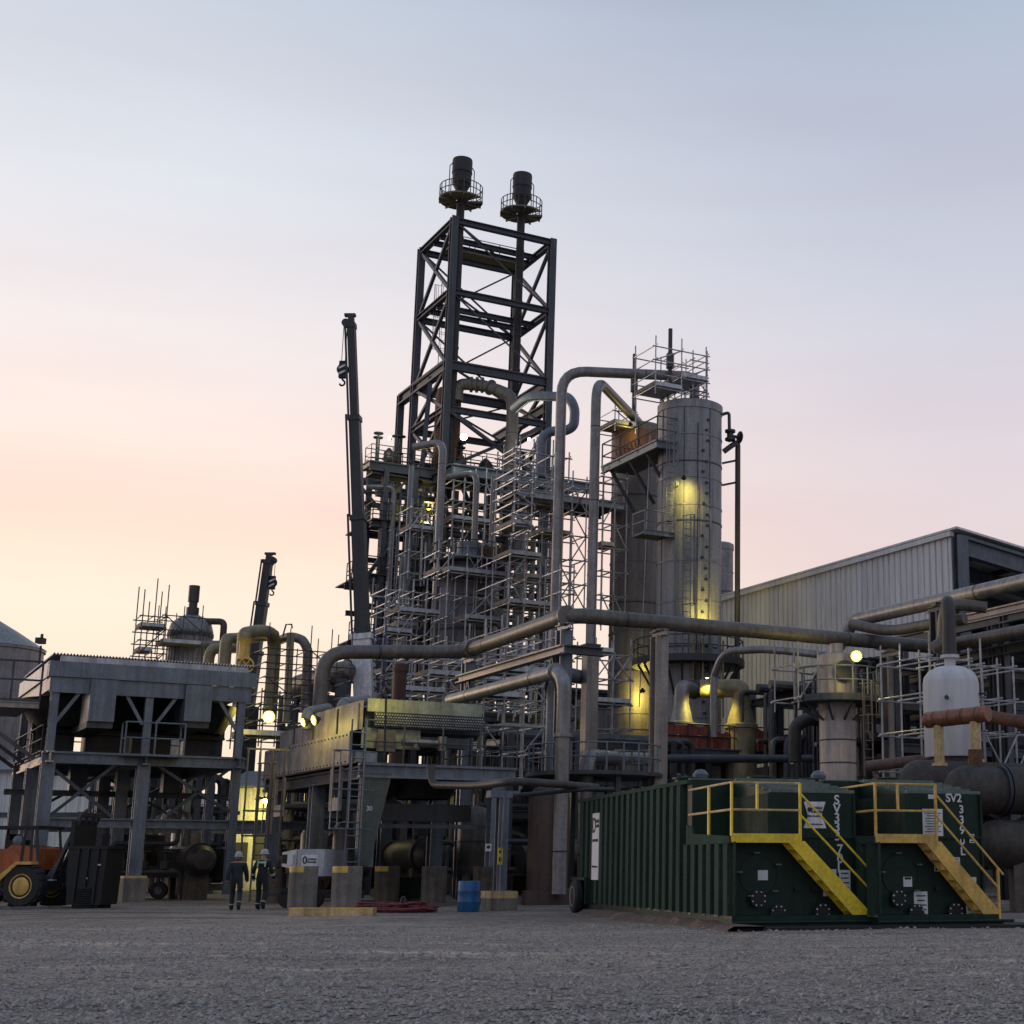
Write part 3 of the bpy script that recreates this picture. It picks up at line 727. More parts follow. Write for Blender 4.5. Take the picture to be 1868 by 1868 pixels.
for u in (.12, .38, .62, .9):
    MB().box(ul + B * (Ltot * u) + A * (DL * .55) + Z * (zdk + .9), (1.6, 1.2, 1.3), (B, A, Z)).build('fan_drive', steel_dk, tL)
MB().ibeam(ul + A * (DL * .45) + Z * (zdk + 1.5), ur + A * (DL * .45) + Z * (zdk + 1.5), .3, .5).build('drive_beam', steel_dk, tL)
# maintenance basket on the deck and side gallery
bp = [fL(219, 1372, -.05), fL(219, 1372, -.9), fL(326, 1378, -.9), fL(326, 1378, -.05)]
for p in bp: p.z = zdk + .2
railing(tL, bp, 1.25, galv, .035, 1.0)
MB().box((bp[0] + bp[2]) / 2 - Z * .05, ((bp[0] - bp[3]).length, .9, .08), (B, A, Z)).build('balcony', galv, tL)
railing(tL, [ul + A * .4 + Z * (zdk + .2), ul + A * DL + Z * (zdk + .2)], 1.1, galv_dk, .03)
railing(tL, [ul + A * DL + Z * (zdk + .2), ur + A * DL + Z * (zdk + .2)], 1.1, galv_dk, .03, mid=(.5, .25))
# upper left access platform
tg = thing('access_platform', 'grey grated access platform with handrails reaching left of the tall air cooler', 'platform', fL(30, 1285))
pz = fL(66, 1280).z
pa = zcol(ul, pz) - B * .25 + A * .3
c4 = [pa, pa - B * 3.2, pa - B * 3.2 + A * 7, pa + A * 7]
MB().prism(c4, Z * .12).build('floor', galv_dk, tg)
MB().ibeam(pa - Z * .12, pa - B * 3.2 - Z * .12, .15, .25).build('edge_beam', panel, tg)
MB().ibeam(pa - B * 3.2 - Z * .12, pa - B * 3.2 + A * 7 - Z * .12, .15, .25).build('edge_beam', panel, tg)
railing(tg, [pa + Z * .12, pa - B * 3.2 + Z * .12, pa - B * 3.2 + A * 7 + Z * .12], 1.5, galv_dk, .04, 1.2)
for k in (0, 1, 2):
    MB().bar(pa - B * 3.1 + A * (k * 3.2) , pa + A * (k * 3.2) - Z * 2.2, .14).build('knee_brace', galv_dk, tg)
for k in (0, 1, 2):
    p = zcol(pa) - B * 3.1 + A * (k * 3.2 + .2); MB().bar(p, p + Z * pz, .28).build('post', galv_dk, tg)

# ================================================================== CENTRE AIR COOLER
oC = G(653, 1656)
def fC(px, py, w=0.0): return FB(px, py, oC) + A * w
def sC(px, py, u=0.0): return FA(px, py, oC) + B * u
tC = thing('air_cooler', 'low air cooler with pinkish side panels and honeycomb tube sheet on concrete pedestals', 'air cooler', oC)
uR = (fC(905, 1500) - oC).dot(B); wB = (sC(497, 1400) - oC).dot(A)
zd = fC(800, 1410).z; zb0 = sC(640, 1398).z; zb1 = sC(640, 1338).z; zt = sC(676, 1276).z
XC = (B, A, Z)
def qC(u, w, z): return oC + B * u + A * w + Z * z
# columns on pedestals
for u in (0.15, uR):
    for w in (0.1, wB * .5, wB - .1):
        MB().ibeam(qC(u, w, 1.35), qC(u, w, zd - .15), .5, .5, up=A).build('column', galv, tC)
MB().prism([qC(-.22, -.3, 1.4), qC(.22, -.3, 1.4), qC(.85, -.3, zd - .1), qC(-.22, -.3, zd - .1)], A * .14).build('tapered_bracket', mat('olive grey steel', (.075, .085, .075), .6, .1, .3, 1, fine=14), tC)
MB().ibeam(qC(-.3, -.2, zd), qC(uR + .6, -.2, zd), .3, .5).build('deck_beam', galv, tC)
MB().ibeam(qC(-.3, wB, zd), qC(uR + .6, wB, zd), .3, .5).build('deck_beam', galv, tC)
for u in (0, uR): MB().ibeam(qC(u, -.2, zd - .05), qC(u, wB, zd - .05), .28, .46).build('side_beam', galv_dk, tC)
MB().box(qC(uR / 2, wB / 2, zd + .27), (uR + .8, wB + .3, .03), XC).build('deck_grating', galv_dk, tC)
# side panels (pinkish) on the left face and box
n = 3
for k in range(n):
    a = .9 + (wB - .9) * k / n; b = .9 + (wB - .9) * (k + 1) / n
    MB().span(qC(-.36, a, zb0), qC(-.28, b - .02, zb1), XC).build('side_panel', panel, tC)
zu = zb1 + .02; wU = wB * .86
MB().span(qC(-.22, .3, zu), qC(-.1, wU * .55, zt), XC).build('upper_panel', panel, tC)
MB().span(qC(-.22, wU * .55 + .03, zu), qC(-.1, wU, zt - .38), XC).build('upper_panel', panel, tC)
for w in (.35, wU * .27, wU * .55, wU * .8): MB().bar(qC(-.24, w, zu), qC(-.24, w, zt - .1), .09, .05, up=B).build('panel_stiffener', galv_dk, tC)
bolts = MB()
for k in range(26):
    w = 1.2 + (wB - 1.6) * k / 25
    for zz in (zb0 + .12, zb1 - .12): bolts.lathe(qC(-.36, w, zz), [(.035, 0), (.03, .03)], 6, -B)
bolts.build('panel_bolts', steel_dk, tC)
MB().box(qC(uR * .46, wU / 2 + .3, (zu + zt) / 2 - .1), (uR * .9, wU - .5, zt - zu - .2), XC).build('coil_box', galv_dk, tC)
# right (front) face: header panel, honeycomb, header box below
u0, u1 = (fC(684, 1290) - oC).dot(B), (fC(880, 1290) - oC).dot(B)
zh0 = fC(690, 1298).z; zh1 = fC(684, 1274).z
MB().span(qC(u0 - .25, .02, zh0), qC(u1, .12, zh1), XC).build('header_panel', panel_gr, tC)
zc0 = fC(690, 1326).z
hn = MB(); nr = 5; nc = 42
for r_ in range(nr):
    for c_ in range(nc):
        uu = u0 + .05 + (u1 - u0 + .05) * (c_ + .5 * (r_ % 2)) / nc; zz = zh0 - .05 - (zh0 - zc0 - .08) * (r_ + .5) / nr
        hn.lathe(qC(uu, -.02, zz), [(.029, 0), (.029, .05), (.018, .05), (.018, .02)], 6, -A)
MB().span(qC(u0, 0, zc0), qC(u1 + .12, .1, zh0 - .002), XC).build('tube_sheet', steel_dk, tC)
hn.build('tube_plugs', alu, tC)
MB().span(qC(u0 - .3, .25, zd + .8), qC(u0 + 1.8, .4, zc0 - .02), XC).build('lower_panel', panel_gr, tC)
MB().span(qC(u0 + 1.8, .3, zd + .9), qC(u1 - .4, .75, zc0 - .25), XC).build('header_box', galv_dk, tC)
nz_ = MB(); nz_.tube([qC(u0 + 1, -.1, zc0 - .5), qC(u0 + 2.3, -.1, zc0 - .5)], .13, 10); nz_.lathe(qC(u0 + 2.5, -.1, zc0 - .75), [(.16, 0), (.16, .5)], 10); nz_.lathe(qC(u0 + 1.5, -.1, zc0 - .7), [(.12, 0), (.12, .34)], 10)
nz_.build('nozzle', insul_lt, tC)
MB().span(qC(u0 + .1, -.18, zc0 - .85), qC(u0 + .75, -.1, zc0 - .1), XC).build('label_board', insul, tC)
railing(tC, [qC(-.2, -.3, zd + .27), qC(uR + .6, -.3, zd + .27), qC(uR + .6, wB * .6, zd + .27)], 1.45, galv_dk, .03, 1.5, mid=(.5,))
# underside: fan rings, dark ducts and beams
for u in (uR * .28, uR * .74):
    c = qC(u, wB * .35, zd - 1.2)
    fm = MB().lathe(c, [(1.0, .45), (1.1, 1.0), (1.3, 1.0), (1.05, .45)], 24).build('fan_ring', steel_dk, tC)
    MB().lathe(c - Z * .9, [(.3, 0), (.35, .8), (.15, .85)], 12).build('fan_motor', galv_dk, tC)
zq = fC(760, 1480).z
MB().span(qC(.3, 1.2, zq - .3), qC(uR - .5, 1.7, zq + .3), XC).build('lower_girder', steel_dk, tC)
MB().bar(qC(.3, .6, zq - .5), qC(uR - .2, .6, zq - .5), .14, .14).build('lower_rail', galv_dk, tC)
for w in (wB * .12, wB * .72):
    a = qC(-.42, w, zb0 - .05); fr_ = MB()
    h_ = zb0 - sC(600, 1480).z
    for (d0, d1, z0_, z1_) in ((0, .12, -h_, 0), (1.1, 1.22, -h_, 0), (.12, 1.1, -h_, -h_ + .45)):
        fr_.span(a + A * d0 + Z * z0_, a + A * d1 + B * .1 + Z * z1_, XC)
    fr_.build('inspection_frame', panel, tC)
text(tC, '30', qC(.1, -.315, 3.3), B, Z, .22, paper)
# caged ladder on the near corner
la = G(628, 1668) ; la = zcol(la, .2)
ladder(tC, qC(-.45, -.45, .2), qC(-.45, -.45, zd + 1.7), galv, .5, B, .42, True, (-A * .6 - B * .8).normalized(), .035, .62, .95)
kb = G(607, 1671)
t_ = thing('concrete_kerb', 'low yellow-painted kerb block at the foot of the caged ladder', 'kerb', kb)
MB().box(kb + Z * .1, (2.35, .5, .22), (V((1, 0.02, 0)).normalized(), V((-.02, 1, 0)).normalized(), Z)).build('block', yel_pale, t_)
MB().box(kb + Z * .21 + V((0, -.02, 0)), (2.37, .47, .03), (V((1, .02, 0)).normalized(), V((-.02, 1, 0)).normalized(), Z)).build('top', yel_or, t_)
# round concrete pedestals
pier_g = 'round concrete pedestals under the low air cooler'
def pier(px, wpx, ptop, pbot, label, band=True, m=conc, sq=False):
    p = G(px, pbot); r = RPX(wpx, p.y) ; h = ZY(ptop, p.y)
    t = thing('concrete_pedestal', label, 'pedestal', p, pier_g)
    if sq: MB().box(p + Z * (h / 2 - .05), (2 * r, 2 * r * .9, h + .1), (B, A, Z)).build('shaft', m, t)
    else: MB().lathe(p, [(r, -.1), (r, h - .15), (r * .985, h - .02), (r * .93, h)], 28).build('shaft', m, t)
    if band:
        if sq: MB().box(p + Z * (h - .1), (2 * r + .02, 1.8 * r + .02, .22), (B, A, Z)).build('yellow_band', yel_pale, t)
        else: MB().lathe(p, [(r + .004, h - .2), (r + .004, h - .04), (r * .99, h - .006)], 28, Z, R_(150), R_(285)).build('yellow_band', yel_or, t)
    return p, h, r
pier(550, 50, 1580, 1659, 'round pedestal with yellow band nearest the two walking workers')
pier(630, 52, 1580, 1662, 'round pedestal with yellow band behind the caged ladder')
pier(704, 44, 1580, 1646, 'brownish round pedestal just behind the green cabinet', m=conc_dk)
pier(790, 44, 1580, 1647, 'plain round pedestal right of the green cabinet', False)
pier(885, 46, 1580, 1650, 'brown round pedestal behind the blue drum', False, conc_dk)
pp, ph, pr = pier(910, 50, 1626, 1661, 'low square pedestal with yellow top carrying a pipe post', True, conc, True)
pier(495, 30, 1585, 1648, 'thin round pedestal behind the right-hand worker', False, conc_dk)
pier(345, 40, 1600, 1640, 'square stained pedestal under the tall left cooler', False, conc_dk, True)
pier(80, 40, 1545, 1640, 'tall grey pedestal under the leftmost cooler column', False, conc_dk, True)
# pipe support post on the square pedestal with a warning sign
t_ = thing('pipe_support', 'steel post with small yellow warning sign, standing on a low yellow-topped pedestal', 'pipe support', pp + Z * ph)
zs_ = ZY(1455, pp.y)
MB().ibeam(pp + Z * ph, zcol(pp, zs_), .34, .34, up=A).build('post', galv, t_)
MB().box(zcol(pp, zs_ + .1), (1.0, .4, .22), (B, A, Z)).build('head', galv, t_)
s_ = MB().box(zcol(pp, ZY(1562, pp.y)) - B * .1 - A * .2, (.16, .02, .52), (B, A, Z)).build('warning_sign', yel, t_)
MB().box(zcol(pp, ZY(1554, pp.y)) - B * .1 - A * .213, (.11, .006, .08), (B, A, Z)).build('printed_mark', ink, s_)
MB().box(zcol(pp, ZY(1568, pp.y)) - B * .1 - A * .213, (.1, .006, .14), (B, A, Z)).build('printed_mark', ink, s_)
MB().bar(pp + Z * ph - B * .1 - A * .19, zcol(pp, zs_) - B * .05 - A * .19, .09, .03, up=B).build('strip', panel, t_)
t_ = thing('column_sign', 'small white sign with a black emblem on the dark column beside the blue drum', 'sign', P(891, 1546, 52))
MB().box(P(891, 1546, 52), (.2, .02, .24)).build('plate', paper, t_); MB().lathe(P(891, 1545, 51.97), [(.06, 0), (.06, .01)], 12, V((0, -1, 0))).build('emblem', ink, t_)
# blue drum
p = G(854, 1663); r = RPX(39, p.y); h = ZY(1607, p.y)
t_ = thing('plastic_drum', 'blue plastic drum standing on gravel before the pedestals', 'drum', p)
MB().lathe(p, [(r * .95, 0), (r, .03), (r, h * .3), (r * 1.03, h * .33), (r, h * .36), (r, h * .64), (r * 1.03, h * .67), (r, h * .7), (r, h - .04), (r * .95, h), (r * .9, h - .03), (.01, h - .03)], 28).build('shell', blue_pl, t_)
MB().lathe(p + V((.1, -.15, h - .04)), [(.05, 0), (.05, .04)], 10).build('bung', white, t_)
# green cabinet, hose heap
p = G(740, 1644)
t_ = thing('equipment_box', 'dark green steel box with rusty orange end beside a round pedestal', 'box', p)
w_ = RPX(52, p.y) * 2; h = ZY(1602, p.y)
MB().box(p + Z * (h / 2 + .06), (w_, .9, h - .1), XC).build('body', green, t_); MB().box(p + Z * (h + .02), (w_ + .06, .96, .05), XC).build('lid', green_lt, t_)
MB().box(p - B * (w_ / 2 + .03) + Z * (h / 2 + .05), (.06, .8, h - .2), XC).build('end_panel', rust_or, t_)
for sgn in (-1, 1): MB().box(p + B * sgn * w_ * .35 + Z * .03, (.12, .8, .08), XC).build('foot', steel_dk, t_)
p = G(725, 1664)
t_ = thing('hose_heap', 'flat heap of dark red air hose on the gravel', 'hose', p)
hm = MB(); rr = random.Random(5)
for k in range(16):
    a = rr.uniform(.35, 1.25); b = a * rr.uniform(.3, .6); c = p + V((rr.uniform(-.35, .35), rr.uniform(-.2, .25), .03 + .018 * k * rr.uniform(.5, 1)))
    hm.tube([c + V((a * math.cos(t), b * math.sin(t) + .1 * math.sin(3 * t + k), .03 * math.sin(2 * t + k))) for t in [6.28 * i / 26 for i in range(26)]], .032, 6)
hm.tube([p + V((-1.6, -.1, .04)), p + V((-1.1, -.15, .05)), p + V((-.6, .0, .1))], .032, 6)
hm.build('coils', red_m, t_)
MB().tube([p + V((.05, -.1, .05)), p + V((.12, 0, .45)), p + V((.2, .02, .45)), p + V((.24, 0, .05))], .03, 6, .08).build('hose_end', galv_dk, t_)

# ================================================================== MAIN OVERHEAD PIPE AND SUPPORTS
K = P(1040, 1121, 58)
E_ = FB(1712, 1181, K)
M_ = FA(850, 1189, K)
ML = FB(625, 1192, M_)
rp_ = RPX(28, 60)
far = E_ - A * 14
pipe('overhead_pipe', 'long brown-clad overhead pipe bending twice above the yard in front of the towers',
     [zcol(FB(588, 1215, M_), ZY(1330, ML.y)), zcol(FB(588, 1215, M_), ML.z), M_, K, E_, far], rp_, insul, 1.1, seams=2.4, n=18, flanges=((2, .08), (2, .97)))
def hsup(name, label, p, ztop, w=.45, m=galv, cap=1.2, zb=0.0, group='steel posts carrying the overhead pipe'):
    t = thing(name, label, 'pipe support', zcol(p, zb), group)
    MB().ibeam(zcol(p, zb), zcol(p, ztop - .25), w, w, up=A).build('post', m, t)
    MB().ibeam(zcol(p, ztop - .13) - A * cap / 2, zcol(p, ztop - .13) + A * cap / 2, .25, .24).build('cap_beam', m, t)
    MB().box(zcol(p, ztop + .05), (.4, .3, .16), XC).build('saddle', m, t)
    MB().box(zcol(p, zb + .02), (w + .25, w + .25, .05), XC).build('base_plate', m, t)
    return t
hsup('pipe_support', 'steel post under the first bend of the brown overhead pipe', K + A * .5, K.z - rp_, .5)
hsup('pipe_support', 'tall tan steel post just left of the ribbed green tank top, under the brown pipe', FB(1203, 1140, K), K.z - rp_, .55, tan_post)
hsup('pipe_support', 'tan steel post left of the white vessel, under the brown pipe', FB(1622, 1175, K), K.z - rp_, .62, tan_post)
hsup('pipe_support', 'steel post under the kink of the brown pipe, behind the honeycomb cooler', M_ - A * .4, M_.z - rp_, .5)
# lit channel beam beneath, and second pipe with downcomer
b0 = FA(838, 1240, K - B * .3); b1 = FA(1030, 1184, K - B * .3)
t_ = thing('channel_beam', 'pinkish channel beam slung below the brown overhead pipe', 'beam', b0)
MB().ibeam(b0, b1, .4, .34).build('beam', panel, t_)
MB().ibeam(b1, b1 + B * 1.6, .3, .34).build('beam_return', galv_dk, t_)
for f in (.1, .9):
    p = b0.lerp(b1, f); MB().bar(p - Z * .15, p - A * .6 - Z * 1.4, .1).build('strut', galv_dk, t_); MB().bar(p - Z * .15, p + A * .6 - Z * 1.4, .1).build('strut', galv_dk, t_)
S_ = P(1030, 1222, 56)
pipe('steel_pipe', 'grey pipe sloping in from the left then dropping straight down beside the tan box column', [FA(822, 1277, S_), S_, zcol(S_ + B * .0, .4)], RPX(25, 58), insul_lt, 1.0, seams=2.2, flanges=((0, .93), (1, .3)))
p = P(1009, 1300, 60)
pipe('steel_pipe', 'thick blue-grey standpipe left of the grey downpipe', [zcol(p, .2), zcol(p, ZY(1236, 60)), zcol(p, ZY(1222, 60)) + B * .3 + A * .4, zcol(p, ZY(1222, 60)) + B * 2.5 + A * 2], RPX(26, 61), galv, .5, seams=2.5)
p = P(1075, 1300, 62)
t_ = thing('box_column', 'tan rectangular boxed column standing behind the downpipe', 'column', zcol(p))
MB().box(zcol(p, ZY(1178, 62) / 2), (.55, .5, ZY(1178, 62)), XC).build('casing', tan_post, t_)
MB().box(zcol(p, ZY(1178, 62)), (.65, .6, .1), XC).build('cap', galv_dk, t_)
# low brown pipe running to the tank
l0 = P(790, 1432, 52); 
pipe('steel_pipe', 'low brown pipe running behind the ribbed green tank from under the low cooler', [P(785, 1395, 50), P(788, 1432, 50), P(870, 1434, 48), P(940, 1424, 46), P(1090, 1437, 48)], RPX(14, 48), insul_dk, 1.0, seams=1.5)
pipe('steel_pipe', 'thin dark pipe just beneath the low brown pipe beside the tank', [P(935, 1452, 47), P(1060, 1440, 47.5), P(1120, 1440, 48)], .07, steel_dk, .2)
# column vessel behind tank tail (rusty brown) 
p = P(1000, 1540, 57); r = RPX(72, 58)
t_ = thing('brown_vessel', 'rust-brown cylindrical vessel standing behind the tail of the ribbed green tank', 'vessel', zcol(p))
MB().lathe(zcol(p), [(r + .15, .0), (r + .15, .5), (r, .52), (r, ZY(1440, 57) - .3), (r * .8, ZY(1440, 57)), (.1, ZY(1430, 57))], 28).build('shell', mat('brown vessel paint', (.075, .045, .038), .7, 0, .4, 1.3, streak=True, fine=7), t_)
MB().bar(zcol(p, .3) - A * (r + .1), zcol(p, ZY(1455, 57)) - A * (r + .1), .06, .06).build('conduit', steel_dk, t_)
MB().box(zcol(p, ZY(1535, 57)) - A * (r + .03), (.3, .03, .4), XC).build('plate', rust, t_)
pipe('rusty_pipe', 'short rusty elbow stub on the ground behind the tank wheel', [G(1012, 1650), G(1012, 1650) + Z * .42, G(1012, 1650) + Z * .42 + V((1.0, .4, 0))], .17, rust_or, .35)
# round platform with rails near the downpipe base
p = P(1085, 1400, 60); pc = zcol(p, ZY(1412, 60))
t_ = thing('round_platform', 'ring platform with double handrail around the foot of the boxed column', 'platform', pc)
ring = [pc + V((math.cos(a) * 2.6, math.sin(a) * 2.6, 0)) for a in [2 * math.pi * i / 24 for i in range(24)]]
MB().lathe(pc, [(2.7, -.15), (2.7, 0), (.6, 0), (.6, -.15)], 28).build('floor', galv_dk, t_)
railing(t_, ring, 1.05, galv, .035, 1.6, closed=True)
for k in range(4):
    a = k * 1.57 + .5; q = pc + V((math.cos(a) * 2.2, math.sin(a) * 2.2, -.15)); MB().bar(q, zcol(q), .2).build('leg', galv_dk, t_)
pipe('steel_pipe', 'fat grey elbow pipe rising through the ring platform', [zcol(P(1070, 1400, 59), .2), zcol(P(1070, 1400, 59), ZY(1378, 59)), P(1110, 1382, 62), P(1200, 1386, 66)], RPX(26, 59), insul_lt, .9)

# ================================================================== TALL REACTOR TOWER
NT = P(829, 402, 105); zT = [NT.z, ZY(531, 105), ZY(665, 105)]
LA = (FA(769, 460, NT) - NT).dot(A); LB = (FB(1008, 440, NT) - NT).dot(B)
tw = thing('reactor_tower', 'tall open steel tower holding two stacks above the reactor decks', 'tower', zcol(NT))
def qT(u, w, z): return zcol(NT, z) + B * u + A * w
z4 = ZY(842, 103)
legs = {'N': (0, 0), 'R': (LB, 0), 'L': (0, LA), 'K': (LB, LA)}
for k, (u, w) in legs.items():
    MB().ibeam(qT(u, w, 0), qT(u, w, zT[0] + .3), .52, .52, up=A).build('leg', steel_tower, tw)
def xbr(p00, p10, p01, p11, th=.3, m=steel_tower):
    MB().bar(p00, p11, th).build('brace', m, tw); MB().bar(p10, p01, th).build('brace', m, tw)
zl = [zT[0], zT[1], zT[2], ZY(745, 105), z4]
for i, z in enumerate(zl[:4]):
    h = .7 if i == 2 else .45
    for (a, b) in (('N', 'R'), ('R', 'K'), ('K', 'L'), ('L', 'N')):
        MB().ibeam(qT(*legs[a], z), qT(*legs[b], z), .42, h).build('beam', steel_tower, tw)
    MB().bar(qT(0, 0, z), qT(LB, LA, z), .12).build('plan_brace', steel_tower, tw)
    if i < 2:
        MB().ibeam(qT(0, LA * .42, z - .2), qT(LB, LA * .42, z - .2), .3, .4).build('inner_beam', steel_tower, tw)
        MB().ibeam(qT(0, LA * .62, z - .2), qT(LB, LA * .62, z - .2), .3, .4).build('inner_beam', steel_tower, tw)
for z1, z0 in zip(zl[:3], zl[1:4]):
    xbr(qT(0, 0, z1), qT(0, LA, z1), qT(0, 0, z0), qT(0, LA, z0), .24)
    xbr(qT(LB, 0, z1), qT(LB, LA, z1), qT(LB, 0, z0), qT(LB, LA, z0), .24)
    xbr(qT(0, LA, z1), qT(LB, LA, z1), qT(0, LA, z0), qT(LB, LA, z0), .12)
    MB().bar(qT(0, 0, z1), qT(LB, 0, z0), .1).build('brace', steel_tower, tw)
xbr(qT(0, 0, zl[3]), qT(LB, 0, zl[3]), qT(0, 0, z4), qT(LB, 0, z4), .24)
xbr(qT(0, 0, zl[3]), qT(0, LA, zl[3]), qT(0, 0, z4), qT(0, LA, z4), .24)
xbr(qT(LB, 0, zl[3]), qT(LB, LA, zl[3]), qT(LB, 0, z4), qT(LB, LA, z4), .3)
LX = (FA(731, 728, NT) - NT).dot(A)
MB().ibeam(qT(0, 0, zT[2]), qT(0, LX, zT[2]), .5, .9).build('outrigger_beam', steel_tower, tw)
MB().ibeam(qT(0, LX, zT[2] + .4), qT(0, LX, z4), .5, .5, up=A).build('outrigger_post', steel_tower, tw)
MB().ibeam(qT(LB, 0, zT[2] - 2), qT(LB, LX, zT[2] - 2), .5, .8).build('outrigger_beam', steel_tower, tw)
MB().bar(qT(-1.3, 1.0, z4 - 1.5), qT(0, LA * .5, zT[2]), .3).build('raker', steel_tower, tw)
# catwalk inside top
zc_ = zT[0] - 1.0
MB().box(qT(LB * .48, LA * .5, zc_), (LB * .8, 1.3, .12), XC).build('catwalk', mat('yellowish grating', (.16, .14, .06), .7, 0, .3, 2), tw)
railing(tw, [qT(LB * .1, LA * .5 - .6, zc_), qT(LB * .86, LA * .5 - .6, zc_)], 1.2, steel_dk, .035, 1.8)
railing(tw, [qT(LB * .1, LA * .5 + .6, zc_), qT(LB * .86, LA * .5 + .6, zc_)], 1.2, steel_dk, .035, 1.8)
ladder(tw, qT(.9, LA * .55, zT[2]), qT(.9, LA * .55, zT[0] - 3), steel_dk, .5, B, .6, True, -B, .03)
# two stacks with heads and round platforms
def stack(u, w, pyhead, label, zbot):
    b = qT(u, w, zbot); zz = ZY(pyhead, b.y)
    t = thing('flue_stack', label, 'stack', b, 'stacks rising through the steel tower')
    MB().tube([b, zcol(b, zz + .3)], .31, 16).build('riser', mat_stack, t)
    for k in range(5):
        z = zbot + (zz - zbot) * (k + .6) / 5.4; MB().lathe(zcol(b, z), [(.35, 0), (.35, .12)], 16).build('ring', steel_dk, t)
    hb = zcol(b, zz)
    MB().lathe(hb, [(.31, 0), (.33, .15), (.68, .85), (.72, .9), (.72, 1.75), (.77, 1.77), (.77, 1.85), (.75, 1.88), (.76, 2.75), (.73, 2.9), (.6, 2.92), (.55, 2.7), (.01, 2.7)], 26).build('head', mat_stack, t)
    pm = MB().lathe(hb - Z * .5, [(.4, 0), (1.66, 0), (1.66, .12), (.4, .12)], 26, Z, R_(20), R_(340)).build('platform', mat_deck, t)
    for k in range(10):
        a = 2 * math.pi * k / 10; d = V((math.cos(a), math.sin(a), 0)); MB().bar(hb - Z * .58 + d * .4, hb - Z * .58 + d * 1.66, .08, .16).build('joist', mat_deck, pm)
    rp = [hb - Z * .38 + V((math.cos(a) * 1.6, math.sin(a) * 1.6, 0)) for a in [2 * math.pi * k / 20 for k in range(20)]]
    railing(t, rp, 1.0, steel_dk, .035, 1.1, closed=True)
    for sgn in (-1, 1):
        MB().tube([hb + B * .98 * sgn - Z * .3, hb + B * .98 * sgn + Z * 2.2, hb + B * .74 * sgn + Z * 2.5], .04, 6).build('steam_line', steel_dk, t)
    return t
mat_stack = mat('scorched stack steel', (.030, .026, .027), .7, .1, .5, 1.2, fine=6)
mat_deck = mat('dusty platform steel', (.15, .13, .085), .7, 0, .4, 1.5, fine=6)
s2 = P(945, 560, 110); su, sw = (s2 - qT(0, 0, 0)).dot(B), (s2 - qT(0, 0, 0)).dot(A)
stack(.62, .5, 356, 'taller left flue stack with dark bell head above a round platform', z4 - 2)
stack(su, sw, 381, 'right flue stack with dark bell head above a round platform', ZY(700, 108))
# reactor head pipework (brown)
p = P(818, 730, 107)
t_ = thing('reactor_riser', 'dark brown vertical riser drum inside the tower frame', 'vessel', zcol(p, z4))
zz = ZY(706, 107)
MB().lathe(zcol(p, z4), [(.95, 0), (.95, zz - z4 - .8), (.8, zz - z4 - .2), (.3, zz - z4)], 24).build('shell', rust, t_)
pipe('reactor_pipe', 'brown pipe with dark bellows looping across the tower above the lit deck', [zcol(P(835, 702, 106), zz - 1.4), P(835, 700, 106), P(885, 703, 106), P(935, 722, 105), P(935, 760, 105), zcol(P(932, 800, 105), z4 - 3)], RPX(22, 110), insul, 1.2, seams=1.3, flanges=((1, .5), (1, .7), (1, .9), (2, .2)))
pipe('expansion_loop', 'grey pipe expansion loop bulging beyond the right leg of the tower', [P(938, 745, 100), P(966, 722, 98), P(1038, 724, 96), P(1049, 745, 96), P(1047, 778, 96), P(1030, 787, 96), P(1004, 786, 96), P(988, 800, 96), P(986, 870, 96)], RPX(18, 100), galv, .9, seams=2)
# ---- main deck
D0u, D0w = -5.2, .6
DLa = (FA(664, 860, qT(D0u, D0w, z4)) - qT(D0u, D0w, z4)).dot(A) + .2
dk_ = MB(); dk_.span(qT(D0u, D0w, z4 - .3), qT(LB + 2.5, D0w + DLa, z4), XC); dk_.build('deck', steel_dk, tw)
dk_ = MB(); dk_.span(qT(-.5, -3.2, z4 - .7), qT(LB * .75, D0w - .02, z4 - .45), XC); dk_.build('front_deck', steel_dk, tw)
MB().ibeam(qT(-.5, -3.2, z4 - .8), qT(LB + 2.5, -3.2, z4 - .8), .4, .8).build('deck_beam', galv, tw)
MB().ibeam(qT(-.5, -3.2, z4 - .8), qT(-.5, D0w, z4 - .8), .4, .8).build('deck_beam', galv_dk, tw)
MB().ibeam(qT(D0u, D0w, z4 - .2), qT(D0u, D0w + DLa, z4 - .2), .3, .5).build('deck_beam', panel, tw)
MB().ibeam(qT(D0u, D0w, z4 - .3), qT(-.4, D0w, z4 - .3), .3, .7).build('deck_beam', galv_dk, tw)
for k in range(5):
    w = D0w + DLa * (k + .5) / 5; MB().ibeam(qT(D0u + .2, w, z4 - .6), qT(LB + 2, w, z4 - .6), .3, .55).build('joist', steel_dk, tw)
railing(tw, [qT(-.3, -3.1, z4 - .5), qT(LB * .7, -3.1, z4 - .5)], 1.2, steel_dk, .035, 1.3)
railing(tw, [qT(-.4, D0w + .1, z4), qT(D0u + .1, D0w + .1, z4), qT(D0u + .1, D0w + DLa, z4), qT(LB + 2, D0w + DLa, z4)], 1.3, steel_dk, .035, 1.4, mid=(.5, .25))
railing(tw, [qT(1, LA * .8, z4 + 1.8), qT(LB, LA * .8, z4 + 1.8)], 1.2, steel_dk, .035, 1.3)
MB().box(qT(LB * .5, LA * .85, z4 + 1.7), (LB, 1.4, .14), XC).build('upper_catwalk', steel_dk, tw)
